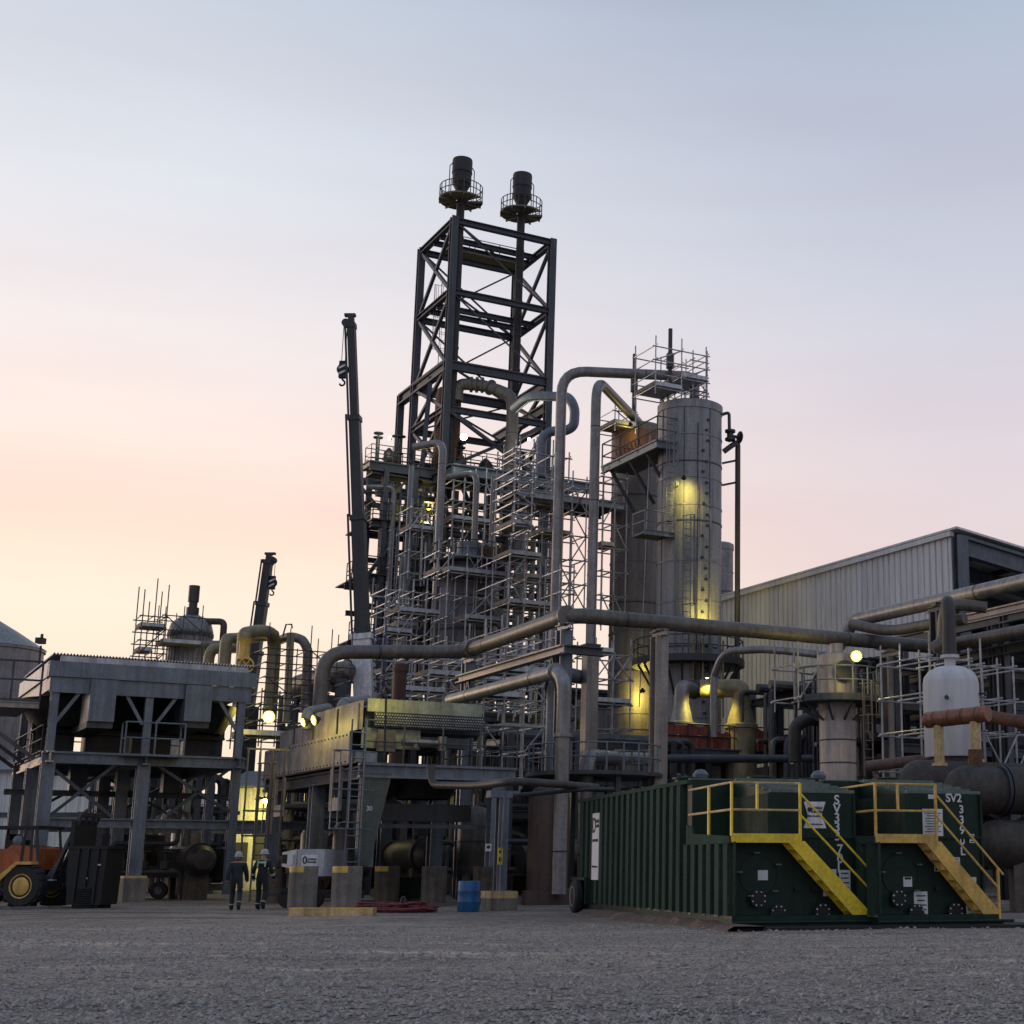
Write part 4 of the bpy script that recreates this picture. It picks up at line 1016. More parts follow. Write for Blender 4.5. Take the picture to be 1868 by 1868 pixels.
# deck equipment
eq = random.Random(11)
for k in range(26):
    u = eq.uniform(D0u + .6, LB + 1.5); w = eq.uniform(D0w + .5, D0w + DLa - .6); hh = eq.uniform(.5, 2.6); kind = eq.random()
    t_ = thing('deck_valve_post', 'small valve post standing on the high reactor deck', 'valve', qT(u, w, z4), 'valve posts and drums on the reactor deck')
    b_ = qT(u, w, z4)
    if kind < .5:
        MB().tube([b_, b_ + Z * hh], eq.uniform(.06, .22), 8).build('stem', steel_dk, t_); MB().lathe(b_ + Z * hh, [(.06, 0), (.35, .02), (.35, .1), (.06, .12)], 10).build('hand_wheel', steel_dk, t_)
    else:
        r = eq.uniform(.25, .6); MB().lathe(b_, [(r, 0), (r, hh * .7), (r * .5, hh * .9), (.1, hh)], 12).build('bonnet', eq.choice((steel_dk, galv_dk, rust)), t_)
        MB().lathe(b_ + Z * hh * .35, [(r * 1.25, 0), (r * 1.25, .1)], 12).build('flange', steel_dk, t_)
# ---- structure below the deck: columns, floors, pipes
us_ = [D0u + 1.2, D0u + 3.2, 0, LB * .33, LB * .66, LB]; ws_ = [.8, LA * .6, D0w + DLa - 1.5]
for i, u in enumerate(us_):
    for j, w in enumerate(ws_):
        if (i, j) in ((2, 0), (5, 0)): continue
        d_ = .6 if i in (1, 2) else .36
        MB().ibeam(qT(u, w, 0), qT(u, w, z4 - .4), d_, d_, up=A).build('column', steel_tower if (i + j) % 3 else galv_dk, tw)
for py, ua, ub_, full in ((905, D0u + .6, LB, 0), (962, D0u + .3, LB + 1, 1), (1008, D0u + 1, LB + .6, 0), (1062, D0u - .2, LB + 1, 1), (1110, D0u, LB, 0), (1170, D0u + .2, LB, 1), (1235, D0u, LB, 0)):
    z = ZY(py, 104)
    for w in ws_:
        MB().ibeam(qT(ua, w, z), qT(ub_, w, z), .25, .36).build('floor_beam', steel_tower, tw)
    for u in us_[::2]:
        MB().ibeam(qT(u, ws_[0], z), qT(u, ws_[2], z), .25, .36).build('floor_beam', steel_tower, tw)
    if full:
        MB().box(qT((ua + ub_) / 2, ws_[1] + 1, z + .3), (ub_ - ua, 2.4, .08), XC).build('floor', steel_dk, tw)
        MB().box(qT((ua + 1) / 2, ws_[0] + 1.2, z + .35), (1 - ua, 3.6, .1), XC).build('floor', steel_dk, tw)
        railing(tw, [qT(.6, ws_[0] - .6, z + .4), qT(ua, ws_[0] - .6, z + .4), qT(ua, ws_[0] + 3, z + .4)], 1.2, steel_dk, .04, 1.2, mid=(.5, .25))
        railing(tw, [qT(1, ws_[1] - .1, z + .4), qT(ub_, ws_[1] - .1, z + .4)], 1.2, steel_dk, .04, 1.2, mid=(.5, .25))
for (pa_, pb_) in (((662, 892), (702, 940)), ((683, 885), (706, 912))):
    MB().bar(P(*pa_, 106), P(*pb_, 106), .22).build('knee_brace', steel_tower, tw)
eq = random.Random(21)
for k in range(12):
    i = eq.randrange(3); z0 = ZY(eq.choice((1010, 1060, 1120, 1180)), 104); z1 = z0 + eq.uniform(4, 7); w = ws_[i]; u = eq.uniform(D0u, LB - 3)
    MB().bar(qT(u, w - .1, z0), qT(u + eq.choice((-3, 3, 4)), w - .1, z1), .26).build('brace', steel_tower, tw)
# vertical pipes in the tower
vp = [(798, 96, 14, 806, 1262, insul_lt, 'tall pale vertical pipe on the near corner of the reactor tower'), (867, 97, 11, 862, 1020, insul_lt, 'slim pale vertical pipe in the middle of the reactor tower'),
      (898, 97, 10, 870, 1022, insul_lt, 'slim pale vertical pipe behind the ledgers of the stepped scaffold'), (1016, 93, 18, 890, 1240, insul_lt, 'thick vertical pipe right of the reactor scaffolding'), (741, 101, 10, 850, 1250, galv, 'slim bright pipe down the left of the reactor tower')]
for (px, Y, w, p0, p1, m, lab) in vp:
    b_ = P(px, (p0 + p1) / 2, Y)
    pts_ = [zcol(b_, ZY(p1, Y)), zcol(b_, ZY(p0, Y))]
    if px in (798, 867): pts_ += [zcol(b_, ZY(p0, Y)) + (A * 2.2 - B * 1.2)]
    pipe('riser_pipe', lab, pts_, RPX(w, Y + 3), m, .8, seams=2.5, n=12)
eq = random.Random(31)
for k in range(46):
    px = eq.choice((702, 709, 715, 733, 744, 757, 706, 712, 718, 724, 752, 760, 770, 783, 812, 822, 836, 848, 905, 918, 930, 944, 952, 962, 975, 990, 1004)) + eq.uniform(-3, 3); Y = eq.uniform(103, 113)
    b_ = P(px, 1000, Y); za = ZY(eq.choice((1260, 1240, 1180, 1600)), Y); zb = ZY(eq.choice((880, 890, 900, 960, 1010)), Y)
    solo(MB().tube([zcol(b_, max(0, za)), zcol(b_, zb), zcol(b_, zb) + (B * eq.choice((-1, 1)) + A * .4) * eq.uniform(.5, 2)], eq.choice((.06, .09, .12, .2, .3)), 8, .5), 'riser_pipe', eq.choice((steel_tower, galv_dk, insul_lt, galv, insul)), 'dark narrow vertical pipe inside the reactor tower frame', 'pipe', 'dark riser pipes inside the reactor tower')
# regenerator drum
p = P(850, 1150, 97); r = RPX(112, 99)
t_ = thing('reactor_drum', 'wide grey reactor drum wrapped in scaffolding at the foot of the tower', 'vessel', zcol(p, 4))
za, zb = ZY(1300, 97), ZY(1062, 97)
MB().lathe(zcol(p), [(r * .9, 4), (r * .9, za), (r, za + .3), (r, zb), (r * .75, zb + 1.3), (r * .4, zb + 1.9), (r * .4, zb + 2.6)], 32).build('shell', mat('blue grey drum', (.15, .16, .19), .6, .1, .4, .9, streak=True, fine=5), t_)
for f in (.1, .35, .6, .85): MB().lathe(zcol(p, za + (zb - za) * f), [(r * 1.02, 0), (r * 1.02, .14)], 32).build('band', galv_dk, t_)
mh = zcol(p, ZY(1128, 97)) + (B * .55 - A * .83).normalized() * (r - .1); dn = (B * .55 - A * .83).normalized()
MB().lathe(mh, [(.62, 0), (.62, .5), (.75, .5), (.75, .66), (.01, .68)], 18, dn).build('manway', steel_dk, t_)
MB().lathe(zcol(p, zb + 1.1), [(r * 1.25, 0), (r * 1.25, .15), (.8, .15)], 32).build('platform', steel_dk, t_)
railing(t_, [zcol(p, zb + 1.25) + V((math.cos(a), math.sin(a), 0)) * r * 1.22 for a in [2 * math.pi * k / 16 for k in range(16)]], 1.1, galv_dk, .04, 1.5, closed=True)
MB().box(P(905, 1020, 97), (2.4, 1.2, 1.3), XC).build('junction_duct', rust, t_)
# ================================================================== SCAFFOLDING ROUND THE REACTOR
def zy(py, Y): return ZY(py, Y)
def scf(name, label, px0, pxs, pyb, pyt, Y, nu, dw, nw, step, decks=(), **kw):
    """px0..pxs = span on a B-face at depth Y at px0; pyb..pyt bottom/top rows"""
    o = zcol(P(px0, (pyb + pyt) / 2, Y)); e = FB(pxs, (pyb + pyt) / 2, o)
    L = (e - o).dot(B); us = [L * k / nu for k in range(nu + 1)]; ws = [dw * k for k in range(nw + 1)]
    z0, z1 = ZY(pyb, Y), ZY(pyt, Y); zs = frange(z0, z1, step)
    dd = [(zs[min(len(zs) - 1, int(f * len(zs)))], us[a], us[b], 0, dw * .9) for (f, a, b) in decks]
    return scaffold(name, label, o, us, ws, zs, dd, **kw)
scf('scaffold', 'dense scaffold on the left half of the grey reactor drum', 700, 800, 1275, 1050, 92, 4, 2.6, 1, 1.35, ((.12, 0, 3), (.35, 1, 4), (.6, 0, 2), (.8, 1, 4)), braces=6, r=.05, seed=1)
scf('scaffold', 'dense scaffold wrapped over the middle of the grey reactor drum', 812, 918, 1300, 1030, 92, 3, 2.0, 1, 1.45, ((.15, 1, 3), (.42, 0, 2), (.62, 1, 3), (.88, 0, 3)), braces=8, r=.05, seed=2)
scf('scaffold', 'dense scaffold right of the drum, behind the brown overhead pipe', 925, 1010, 1330, 1000, 90, 3, 2.6, 2, 1.5, ((.1, 0, 3), (.3, 0, 2), (.5, 1, 3), (.72, 0, 3), (.9, 0, 2)), braces=9, r=.05, seed=3)
scf('scaffold', 'stepped scaffold with close bright ledgers high on the tower front', 940, 972, 958, 800, 88, 1, 2.9, 1, .68, ((0, 0, 1),), braces=2, r=.055, seed=4, m=scaf, deckm=panel)
scf('scaffold', 'scaffold with long plank walkway reaching from the tower to the far column', 948, 1038, 915, 790, 90, 3, 2.6, 1, 1.6, ((.2, 0, 3),), braces=4, r=.05, seed=5)
scf('scaffold', 'slender cross-braced scaffold tower against the sky between two tall pipes', 1042, 1068, 1110, 890, 90, 1, 2.0, 1, 1.5, (), braces=13, r=.045, seed=6)
scf('scaffold', 'scaffold ladder tower clinging to the left side of the far column', 1098, 1142, 1130, 860, 91, 2, 1.6, 1, 1.5, ((.5, 0, 1),), braces=4, r=.045, seed=7)
scf('scaffold', 'low scaffold standing in front of the drum behind the honeycomb cooler', 720, 872, 1262, 1195, 80, 5, 2.2, 1, .95, ((.3, 0, 3), (.6, 2, 5)), braces=4, r=.045, seed=8)
scf('scaffold', 'low scaffold with bright ledgers right of the honeycomb cooler', 882, 992, 1420, 1165, 66, 3, 2.4, 1, 1.15, ((.5, 0, 2), (.8, 1, 3)), braces=5, r=.04, seed=9)
scf('scaffold', 'scaffold cladding the lower left legs of the reactor tower beside the crane', 706, 760, 1270, 1060, 96, 3, 2.4, 1, 1.5, ((.3, 0, 2), (.7, 1, 3)), braces=5, r=.05, seed=31)
scf('scaffold', 'scaffold hanging between tall tower pipes below the bridge walkway', 962, 1040, 1100, 915, 92, 3, 2.6, 1, 1.5, ((.2, 0, 2), (.62, 1, 3)), braces=6, r=.05, seed=32)
scf('scaffold', 'scaffold with decks between the boxed column and the slimmer far column', 1086, 1150, 1330, 1150, 84, 2, 2.4, 1, 1.4, ((.3, 0, 2), (.75, 0, 1)), braces=4, r=.045, seed=33)
scf('scaffold', 'scaffold lattice behind the sloping grey pipe, above the honeycomb cooler', 884, 1000, 1290, 1120, 76, 4, 2.2, 1, 1.2, ((.25, 0, 2), (.6, 2, 4)), braces=6, r=.045, seed=34)
scf('scaffold', 'upper scaffold cage around the neck of the grey reactor drum', 800, 905, 1045, 985, 93, 4, 2.4, 1, 1.3, ((.4, 0, 4),), braces=3, r=.05, seed=35)
scf('scaffold', 'slim scaffold between the tall pale corner pipe and the tower columns', 748, 792, 1045, 890, 100, 2, 2.2, 1, 1.5, ((.5, 0, 2),), braces=3, r=.05, seed=41)
scf('scaffold', 'scaffold grid under the high deck, behind the slim pale pipes', 826, 905, 985, 868, 101, 4, 2.2, 1, 1.4, ((.45, 0, 4),), braces=3, r=.05, seed=42)
scf('scaffold', 'scaffold strip beside the thick vertical pipe right of the reactor scaffolding', 1018, 1044, 1330, 1010, 86, 1, 2.0, 1, 1.3, ((.3, 0, 1), (.7, 0, 1)), braces=6, r=.045, seed=43)
for i_, (px_, p0_, p1_, Y_) in enumerate(((716, 1240, 960, 101), (752, 1060, 905, 101), (935, 1090, 960, 96), (1006, 1010, 880, 99))):
    b_ = P(px_, 1000, Y_); ladder(tw, zcol(b_, ZY(p0_, Y_)), zcol(b_, ZY(p1_, Y_)), galv, .55, B, .45, True, -A, .035)
# bridge walkway to vessels
o = P(948, 905, 89); e = FB(1138, 905, o); L = (e - o).dot(B)
t_ = thing('walkway', 'long grey walkway bridge from the reactor tower to the far column', 'walkway', o)
zz = ZY(898, 89)
MB().span(zcol(o, zz), zcol(e, zz + .12) + A * 3.2, XC).build('floor', steel_dk, t_)
MB().ibeam(zcol(o, zz), zcol(e, zz), .2, .42).build('edge_beam', alu, t_)
MB().ibeam(zcol(o, zz) + A * 3.2, zcol(e, zz) + A * 3.2, .2, .4).build('edge_beam', steel_dk, t_)
railing(t_, [zcol(o, zz + .2), zcol(e, zz + .2)], 1.15, scaf, .04, 1.9)
railing(t_, [zcol(o, zz + .2) + A * 3, zcol(e, zz + .2) + A * 3], 1.15, scaf, .04, 1.9)

# ================================================================== TALL VESSELS
def vessel(name, label, pxc, pyr, Y, r, ztop, m, bands=2.4, z0=0.0, skirt=None):
    c = zcol(P(pxc, pyr, Y), z0); t = thing(name, label, 'column vessel', c)
    prof = [(r, 0), (r, ztop - .5 - z0), (r + .06, ztop - .48 - z0), (r + .06, ztop - z0), (r * .97, ztop + .06 - z0), (r * .8, ztop + .16 - z0), (r * .4, ztop + .26 - z0), (.01, ztop + .3 - z0)]
    MB().lathe(c, prof, 48).build('shell', m, t)
    z = z0 + 1.2; k = 0
    while z < ztop - .8:
        MB().lathe(zcol(c, z), [(r + .003, 0), (r + .035, .01), (r + .035, .09), (r + .003, .1)], 48).build('band', (galv_dk, m, insul_lt)[k % 3], t); z += bands * rnd.choice((.4, .7, 1, 1.1)); k += 1
    return t, c
v1, c1 = vessel('distillation_column', 'stout near column of grey insulated cladding with scaffold on its flat top', 1256, 1150, 88, 1.93, ZY(728, 86.2), vessel_m)
v2, c2 = vessel('distillation_column', 'farther slimmer grey column standing behind and left of the stout one', 1159, 1100, 95, 1.66, ZY(770, 93.5), mat('brownish vessel cladding', (.185, .165, .155), .6, .1, .35, .6, streak=True, fine=9))
sm_ = MB()
for a in (215, 262, 310):
    d = V((math.cos(R_(a)), math.sin(R_(a)), 0)); sm_ = MB().bar(c1 + d * 1.94 + Z * 3, c1 + d * 1.94 + Z * (ZY(735, 86)), .05, .03, up=d); sm_.build('cladding_seam', galv_dk, v1)
eq = random.Random(41)
for k in range(34):
    a = R_(300 + eq.uniform(-6, 6)); z = 6 + 22 * k / 34; d = V((math.cos(a), math.sin(a), 0)); q = zcol(c1, z) + d * 1.93
    MB().box(q, (.16, .2, .12), XC).build('insulation_clip', steel_dk, v1)
for i, px in enumerate((1232, 1272, 1296)):
    b_ = P(px, 1000, 86.0); MB().tube([zcol(b_, ZY(1185, 86)), zcol(b_, ZY((880, 770, 930)[i], 86))], (.05, .035, .06)[i], 6).build('conduit', (galv, steel_dk, insul_lt)[i], v1)
railing(v1, [zcol(c1, ZY(728, 86.2) + .05) + V((math.cos(a), math.sin(a), 0)) * 1.75 for a in [R_(120 + 20 * k) for k in range(10)]], 1.0, galv_dk, .03, 1.2)
# third far cylinder and right-hand vertical pipe
t_, c_ = vessel('distillation_column', 'plain pale far cylinder peeping out right of the stout column', 1318, 1060, 125, RPX(40, 125), ZY(990, 124), insul_lt)
p = P(1343, 1000, 88.5)
pipe('relief_pipe', 'tall dark standpipe just right of the stout column', [zcol(P(1320, 824, 88), ZY(824, 88)), P(1336, 812, 88), zcol(P(1346, 830, 88.5), ZY(806, 88.5)), zcol(P(1344, 1000, 88.5), 6)], RPX(10, 91), insul_dk, .7, seams=4)
t_ = pipe('relief_pipe', 'short dark pipe with handwheel valve at the upper right of the stout column', [P(1318, 756, 88), P(1330, 752, 88), zcol(P(1331, 800, 88), ZY(806, 88))], RPX(6, 91), insul_dk, .4)
q = P(1332, 795, 88); MB().lathe(q - Z * .3, [(.32, 0), (.32, .15), (.2, .16), (.2, .5), (.32, .51), (.32, .66)], 12).build('valve_body', steel_dk, t_)
MB().tube([q, q + B * .65], .1, 8).lathe(q + B * .65, [(.36, 0), (.4, .03), (.36, .06)], 14, B).build('hand_wheel', steel_dk, t_)
for py in (845, 885): MB().bar(P(1318, py, 88), P(1343, py - 5, 88.5), .12).build('support_arm', steel_dk, t_)
# vents and top piping
t_ = thing('vent_pipe', 'upright dark vent pipe on top of the stout column', 'pipe', P(1222, 690, 87))
MB().tube([P(1222, 700, 87), zcol(P(1222, 700, 87), ZY(600, 87))], .13, 10).lathe(zcol(P(1222, 700, 87), ZY(672, 87)), [(.24, 0), (.24, .9), (.16, 1.0)], 10).build('pipe', insul_dk, t_)
t_ = thing('vent_pipe', 'upright dark vent pipe on top of the farther slimmer column', 'pipe', P(1155, 740, 94))
MB().tube([P(1156, 760, 94), zcol(P(1156, 760, 94), ZY(646, 94))], .13, 10).lathe(zcol(P(1156, 760, 94), ZY(715, 94)), [(.24, 0), (.24, 1.2), (.16, 1.3)], 10).build('pipe', insul_dk, t_)
p1x = P(1025, 690, 87); zt1 = ZY(676, 87)
top1 = zcol(c1, ZY(676, 87)) + B * .15
pipe('overhead_line', 'upper overhead pipe from the stout column top, dropping beside the tower', [zcol(c1, ZY(715, 87)) + B * .3, zcol(c1, zt1) + B * .3, zcol(p1x, zt1), zcol(p1x + V((0, 0, 0)), 1)], RPX(19, 92), insul_lt, 1.5, seams=3)
p2x = P(1088, 700, 86); zt2 = ZY(691, 86)
pipe('overhead_line', 'lower overhead pipe from the slimmer column, dropping left of both columns', [zcol(c2, ZY(770, 95)), zcol(c2, ZY(691, 86)), zcol(p2x, zt2), zcol(p2x, 1)], RPX(18, 91), insul_lt, 1.5, seams=3)
# top scaffold, ladders, platforms
scf('scaffold', 'open tube scaffold standing on top of the stout column', 1196, 1290, 706, 628, 85.0, 2, 2.6, 1, .85, ((.3, 1, 2), (.15, 0, 1)), braces=2, r=.04, seed=12, deckm=alu, extra=.8)
scf('scaffold', 'open tube scaffold frame at the upper right of the stout column top', 1264, 1288, 712, 655, 86.5, 1, 3.0, 1, .95, (), braces=2, r=.04, seed=13)
scf('scaffold', 'small tube scaffold around the head of the slimmer column', 1122, 1160, 775, 725, 92, 1, 2.4, 1, .95, ((.3, 0, 1),), braces=2, r=.04, seed=14)
# long platform beside v2
q0 = P(1199, 806, 85.5); q1 = FA(1098, 868, q0); L = (q1 - q0).dot(A)
t_ = thing('column_platform', 'long platform with reddish sheeting and handrail beside the slimmer column head', 'platform', q0)
MB().span(q0, q0 + A * L + B * 2.2 - Z * .12, XC).build('floor', galv_dk, t_)
MB().ibeam(q0 - Z * .1, q0 + A * L - Z * .1, .2, .5).build('edge_beam', galv, t_)
MB().ibeam(q0 - Z * .1, q0 + B * 2.2 - Z * .1, .2, .5).build('edge_beam', galv, t_)
railing(t_, [q0 + B * 2.2, q0, q0 + A * L, q0 + A * L + B * 2.2], 1.6, galv_dk, .045, 2.6, mid=(.5,))
MB().lathe(zcol(c2, ZY(835, 93.5)), [(1.72, 0), (1.72, ZY(782, 93.5) - ZY(835, 93.5))], 40).build('red_wrap', mat('reddish wrap', (.19, .085, .06), .6, 0, .3, 1.5), v2)
for f in (.2, .5, .85): MB().bar(q0 + A * L * f - Z * .2, q0 + A * L * f + B * 1.8 - Z * 2.8, .16).build('bracket', galv_dk, t_)
tp = MB()
for k in range(7): tp.bar(q0 + A * (L * .35 + k * .5) + B * .3 + Z * .1, q0 + A * (L * .35 + k * .5 + .4) + B * .3 + Z * .9, .07)
tp.build('red_rails', red_net, t_)
# small platform on v1
q0 = P(1176, 968, 85.2); 
t_ = thing('column_platform', 'small grey balcony with handrail beneath the glowing lamp on the stout column', 'platform', q0)
q1 = FB(1243, 974, q0); L = (q1 - q0).dot(B)
MB().span(q0, q0 + B * L + A * 1.6 - Z * .12, XC).build('floor', galv_dk, t_); MB().ibeam(q0 - Z * .05, q0 + B * L - Z * .05, .12, .3).build('edge_beam', galv, t_)
railing(t_, [q0 + A * 1.5, q0, q0 + B * L, q0 + B * L + A * .8], 1.25, galv, .04, 1.1)
MB().bar(q0 + B * L * .8 - Z * .1, q0 + B * L * .8 + A * 1.2 - Z * 1.3, .14).build('bracket', galv_dk, t_)
lb = P(1222, 955, 85.6); ladder(v1, zcol(lb, ZY(962, 85.6)), zcol(lb, ZY(750, 85.6)), galv, .5, B, .4, True, -A, .035)
lb = P(1252, 1170, 85.4); ladder(v1, zcol(lb, ZY(1180, 85.4)), zcol(lb, ZY(940, 85.4)), galv, .5, B, .4, True, -A, .035)
MB().tube([P(1186, 795, 88), P(1166, 1290, 90)], .03, 5).build('rope', alu, v2)
# ring deck at column base, elbows, red sheeting
zz = ZY(1192, 85)
rd = thing('column_platform', 'broad dark ring platform below the brown pipe around the stout column', 'platform', zcol(c1, zz))
MB().lathe(zcol(c1, zz), [(3.3, -.4), (3.3, 0), (1.95, 0), (1.95, -.4)], 36).build('floor', steel_dk, rd)
railing(rd, [zcol(c1, zz) + V((math.cos(a), math.sin(a), 0)) * 3.2 for a in [R_(140 + 22 * k) for k in range(13)]], 1.1, galv_dk, .04, 1.3)
for k in range(12): a = R_(200 + 16 * k); MB().bar(zcol(c1, zz - .3) + V((math.cos(a), math.sin(a), 0)) * 3.1, zcol(c1, zz - 2.2) + V((math.cos(a), math.sin(a), 0)) * 1.95, .1).build('bracket', steel_dk, rd)
eq = random.Random(51)
for k in range(16):
    px = 1262 + 58 * eq.random(); b_ = P(px, 1200, 85.3 + eq.random() * .6); MB().tube([zcol(b_, ZY(eq.uniform(1200, 1330), 85)), zcol(b_, ZY(eq.uniform(1120, 1175), 85))], eq.uniform(.025, .07), 6).build('riser', eq.choice((galv, steel_dk, pale_yel)), v1)
def elbow(px, p0, p1, pw, label, m=insul_lt, w0=44, flip=False):
    Y = 82; b_ = P(px, p1, Y); r0 = RPX(pw, Y)
    t = thing('nozzle_elbow', label, 'pipe elbow', zcol(b_, 0))
    top = zcol(b_, ZY(p0, Y)); z1 = ZY(p1, Y)
    hgt = top.z - z1
    MB().lathe(zcol(b_), [(r0 * 1.65, .3), (r0 * 1.65, z1 - .25), (r0 * 1.8, z1 - .2), (r0 * 1.8, z1), (r0 * 1.55, z1 + .05), (r0, z1 + hgt * .5), (r0, z1 + hgt * .62)], 26).build('reducer', m, t)
    d = (A * .6 + B * (.8 if not flip else -.8)).normalized()
    MB().tube([zcol(b_, z1 + hgt * .6), zcol(b_, z1 + hgt - r0 * .2), zcol(b_, z1 + hgt - r0 * .2) + d * 2.2], r0, 20, r0 * 2.2).build('bend', m, t)
    MB().lathe(zcol(b_, z1 + hgt - r0 * .2) + d * 1.5, [(r0 * 1.3, 0), (r0 * 1.3, .18)], 22, d).build('flange', steel_dk, t)
    MB().lathe(zcol(b_, z1 * .55), [(r0 * 1.68, 0), (r0 * 1.68, .1)], 26).build('band', galv_dk, t)
    return t
elbow(1243, 1250, 1318, 27, 'bell-shaped insulated elbow standing left at the foot of the stout column', insul_lt)
elbow(1352, 1252, 1322, 34, 'larger bell-shaped insulated elbow at the foot right of the stout column', pale_yel, flip=True)
pipe('steel_pipe', 'slim bright vertical pipe between the two bell-shaped elbows', [zcol(P(1302, 1330, 80), ZY(1345, 80)), zcol(P(1302, 1300, 80), ZY(1240, 80)), P(1303, 1232, 80), P(1320, 1188, 79), P(1400, 1184, 78), P(1480, 1192, 76), P(1545, 1202, 75)], RPX(14, 80), insul_lt, .9, seams=1.5)
MB().lathe(P(1408, 1184.5, 78), [(RPX(15, 80) * 1.05, 0), (RPX(15, 80) * 1.05, .7)], 16, (P(1480, 1192, 76) - P(1400, 1184, 78)).normalized()).build('wrap', white_dirty, bpy.data.objects['steel_pipe.005'] if 'steel_pipe.005' in bpy.data.objects else v1)
o = P(1216, 1375, 79); e = FB(1440, 1372, o); L = (e - o).dot(B); zz = ZY(1362, 79)
t_ = thing('skid_platform', 'base platform wrapped in torn red sheeting at the foot of the stout column', 'platform', zcol(o, zz))
MB().span(zcol(o, zz - .45), zcol(o, zz) + B * L + A * 7, XC).build('floor', steel_dk, t_)
MB().ibeam(zcol(o, zz - .25) - A * .1, zcol(o, zz - .25) + B * L - A * .1, .2, .5).build('edge_beam', galv_dk, t_)
railing(t_, [zcol(o, zz), zcol(o, zz) + B * L, zcol(o, zz) + B * L + A * 5], 1.25, steel_dk, .04, 1.35)
h_ = ZY(1320, 79) - ZY(1362, 79)
for (fa, fb, hh) in ((.0, .36, .98), (.36, .52, .75), (.54, .84, .95), (.85, 1.0, .78)):
    n_ = 16; fpts = []; vv = []; ff = []
    for k in range(n_ + 1):
        f = fa + (fb - fa) * k / n_; q = zcol(o, zz) + B * (L * f) - A * (-.08 + .05 * math.sin(k * 1.9)); tp_ = h_ * (hh + .06 * math.sin(k * .9 + fa * 9))
        vv += [q + Z * .03, q + Z * tp_ * .5 + A * .04 * math.sin(k * 2.7), q + Z * tp_]
        if k: ff += [((k - 1) * 3, k * 3, k * 3 + 1, (k - 1) * 3 + 1), ((k - 1) * 3 + 1, k * 3 + 1, k * 3 + 2, (k - 1) * 3 + 2)]
    MB().add(vv, ff).build('red_sheeting', red_net, t_)
for f in (.05, .35, .65, .95):
    for w in (.4, 6.5): MB().ibeam(zcol(o) + B * L * f + A * w, zcol(o, zz - .4) + B * L * f + A * w, .35, .35, up=A).build('leg', steel_dk, t_)
pipe('steel_pipe', 'straight grey pipe run just above the green tank roofs', [FB(1190, 1384, P(1300, 1386, 74)), FB(1490, 1384, P(1300, 1386, 74))], .2, galv_dk, .5, seams=2)

# ================================================================== CRANES
def crane_boom(label, base, tip, secs, hook_px, hookm, jw):
    t = thing('mobile_crane', label, 'crane', base, 'telescopic cranes raised behind the plant')
    base, tip = V(base), V(tip); d = (tip - base).normalized(); n = len(secs)
    up = V((1, 0, 0))
    for i, (f0, f1, w, m) in enumerate(secs):
        s_ = MB().bar(base.lerp(tip, f0), base.lerp(tip, f1), w, w * 1.15, V((0, 1, 0))).build('boom_section', m, t)
        MB().bar(base.lerp(tip, f1) - d * .3, base.lerp(tip, f1), w * 1.18, w * 1.35, V((0, 1, 0))).build('boom_collar', m, s_)
        if i: MB().tube([base.lerp(tip, f0) - V((w * .7, w * .7, 0)), base.lerp(tip, f1) - V((w * .7, w * .7, 0))], .07, 6).build('hose', steel_dk, s_)
    sx = V((1, 0, 0)) * (1 if hook_px > 0 else -1)
    hd = MB(); hd.bar(tip - d * .2, tip + d * .5, jw * 1.3, jw * 1.3, V((0, 1, 0))); hd.bar(tip + d * .5 - sx * 1.1 * jw, tip + d * .5 + sx * 1.5 * jw, .3, .16); hd.lathe(tip + sx * 1.2 * jw - V((0, .1, 0)), [(.06, -.1), (.24, -.1), (.24, .3), (.06, .3)], 14, V((0, 1, 0)))
    hd.build('boom_head', steel_dk, t)
    hp = tip + sx * 1.35 * jw
    rope = MB(); 
    for k in (-.1, .1): rope.tube([hp + V((k, 0, 0)), hp + V((k, 0, -hookm))], .022, 5)
    rope.build('hoist_rope', steel_dk, t)
    q = hp - Z * hookm
    hb = MB().lathe(q - Z * .5 + V((0, -.16, 0)), [(.02, 0), (.3, 0), (.34, .06), (.34, .26), (.3, .32), (.02, .32)], 16, V((0, 1, 0))).box(q - Z * .5, (.4, .28, 1.0)).build('hook_block', black_m, t)
    for k in (-.25, .1): MB().bar(q + V((-.2, -.18, k - .55)), q + V((.2, -.18, k - .35)), .12, .02, up=V((0, 1, 0))).build('white_stripe', white, hb)
    MB().tube([q - Z * .95, q - Z * 1.1, q + V((.16, 0, -1.22)), q + V((.13, 0, -1.42)), q + V((-.06, 0, -1.46)), q + V((-.14, 0, -1.34))], .055, 8, .12).build('hook', black_m, hb)
    return t
bb, bt = P(667, 1300, 82), P(641, 590, 82)
tcr = crane_boom('tall crane with dark telescopic boom and white root section, left of the reactor tower', bb, bt,
    [(0, .19, 1.0, white), (.185, .49, .68, steel_dk), (.485, .75, .57, steel_dk), (.745, 1.0, .42, steel_dk)], -1, 2.3, .24)
cb = zcol(bb, 0)
MB().box(zcol(bb, 1.5), (2.8, 9, 1.2)).box(zcol(bb, 2.8) + V((0, 1, 0)), (2.6, 5, 1.8)).build('chassis', white_dirty, tcr)
for k in range(4):
    for s_ in (-1, 1):
        wc = zcol(bb, .7) + V((s_ * 1.25, -3.2 + k * 2.1, 0)); MB().lathe(wc - V((.2, 0, 0)), [(.3, 0), (.7, 0), (.7, .4), (.3, .4)], 18, V((1, 0, 0))).build('wheel', black, tcr)
MB().bar(zcol(bb, 3) + V((-.6, 0, 0)), bb + (bt - bb) * .1, .5).build('lift_cylinder', white_dirty, tcr)
MB().bar(zcol(bb, 3.2), bb + (bt - bb) * .02, 1.2).build('turret', white_dirty, tcr)
lj = MB()
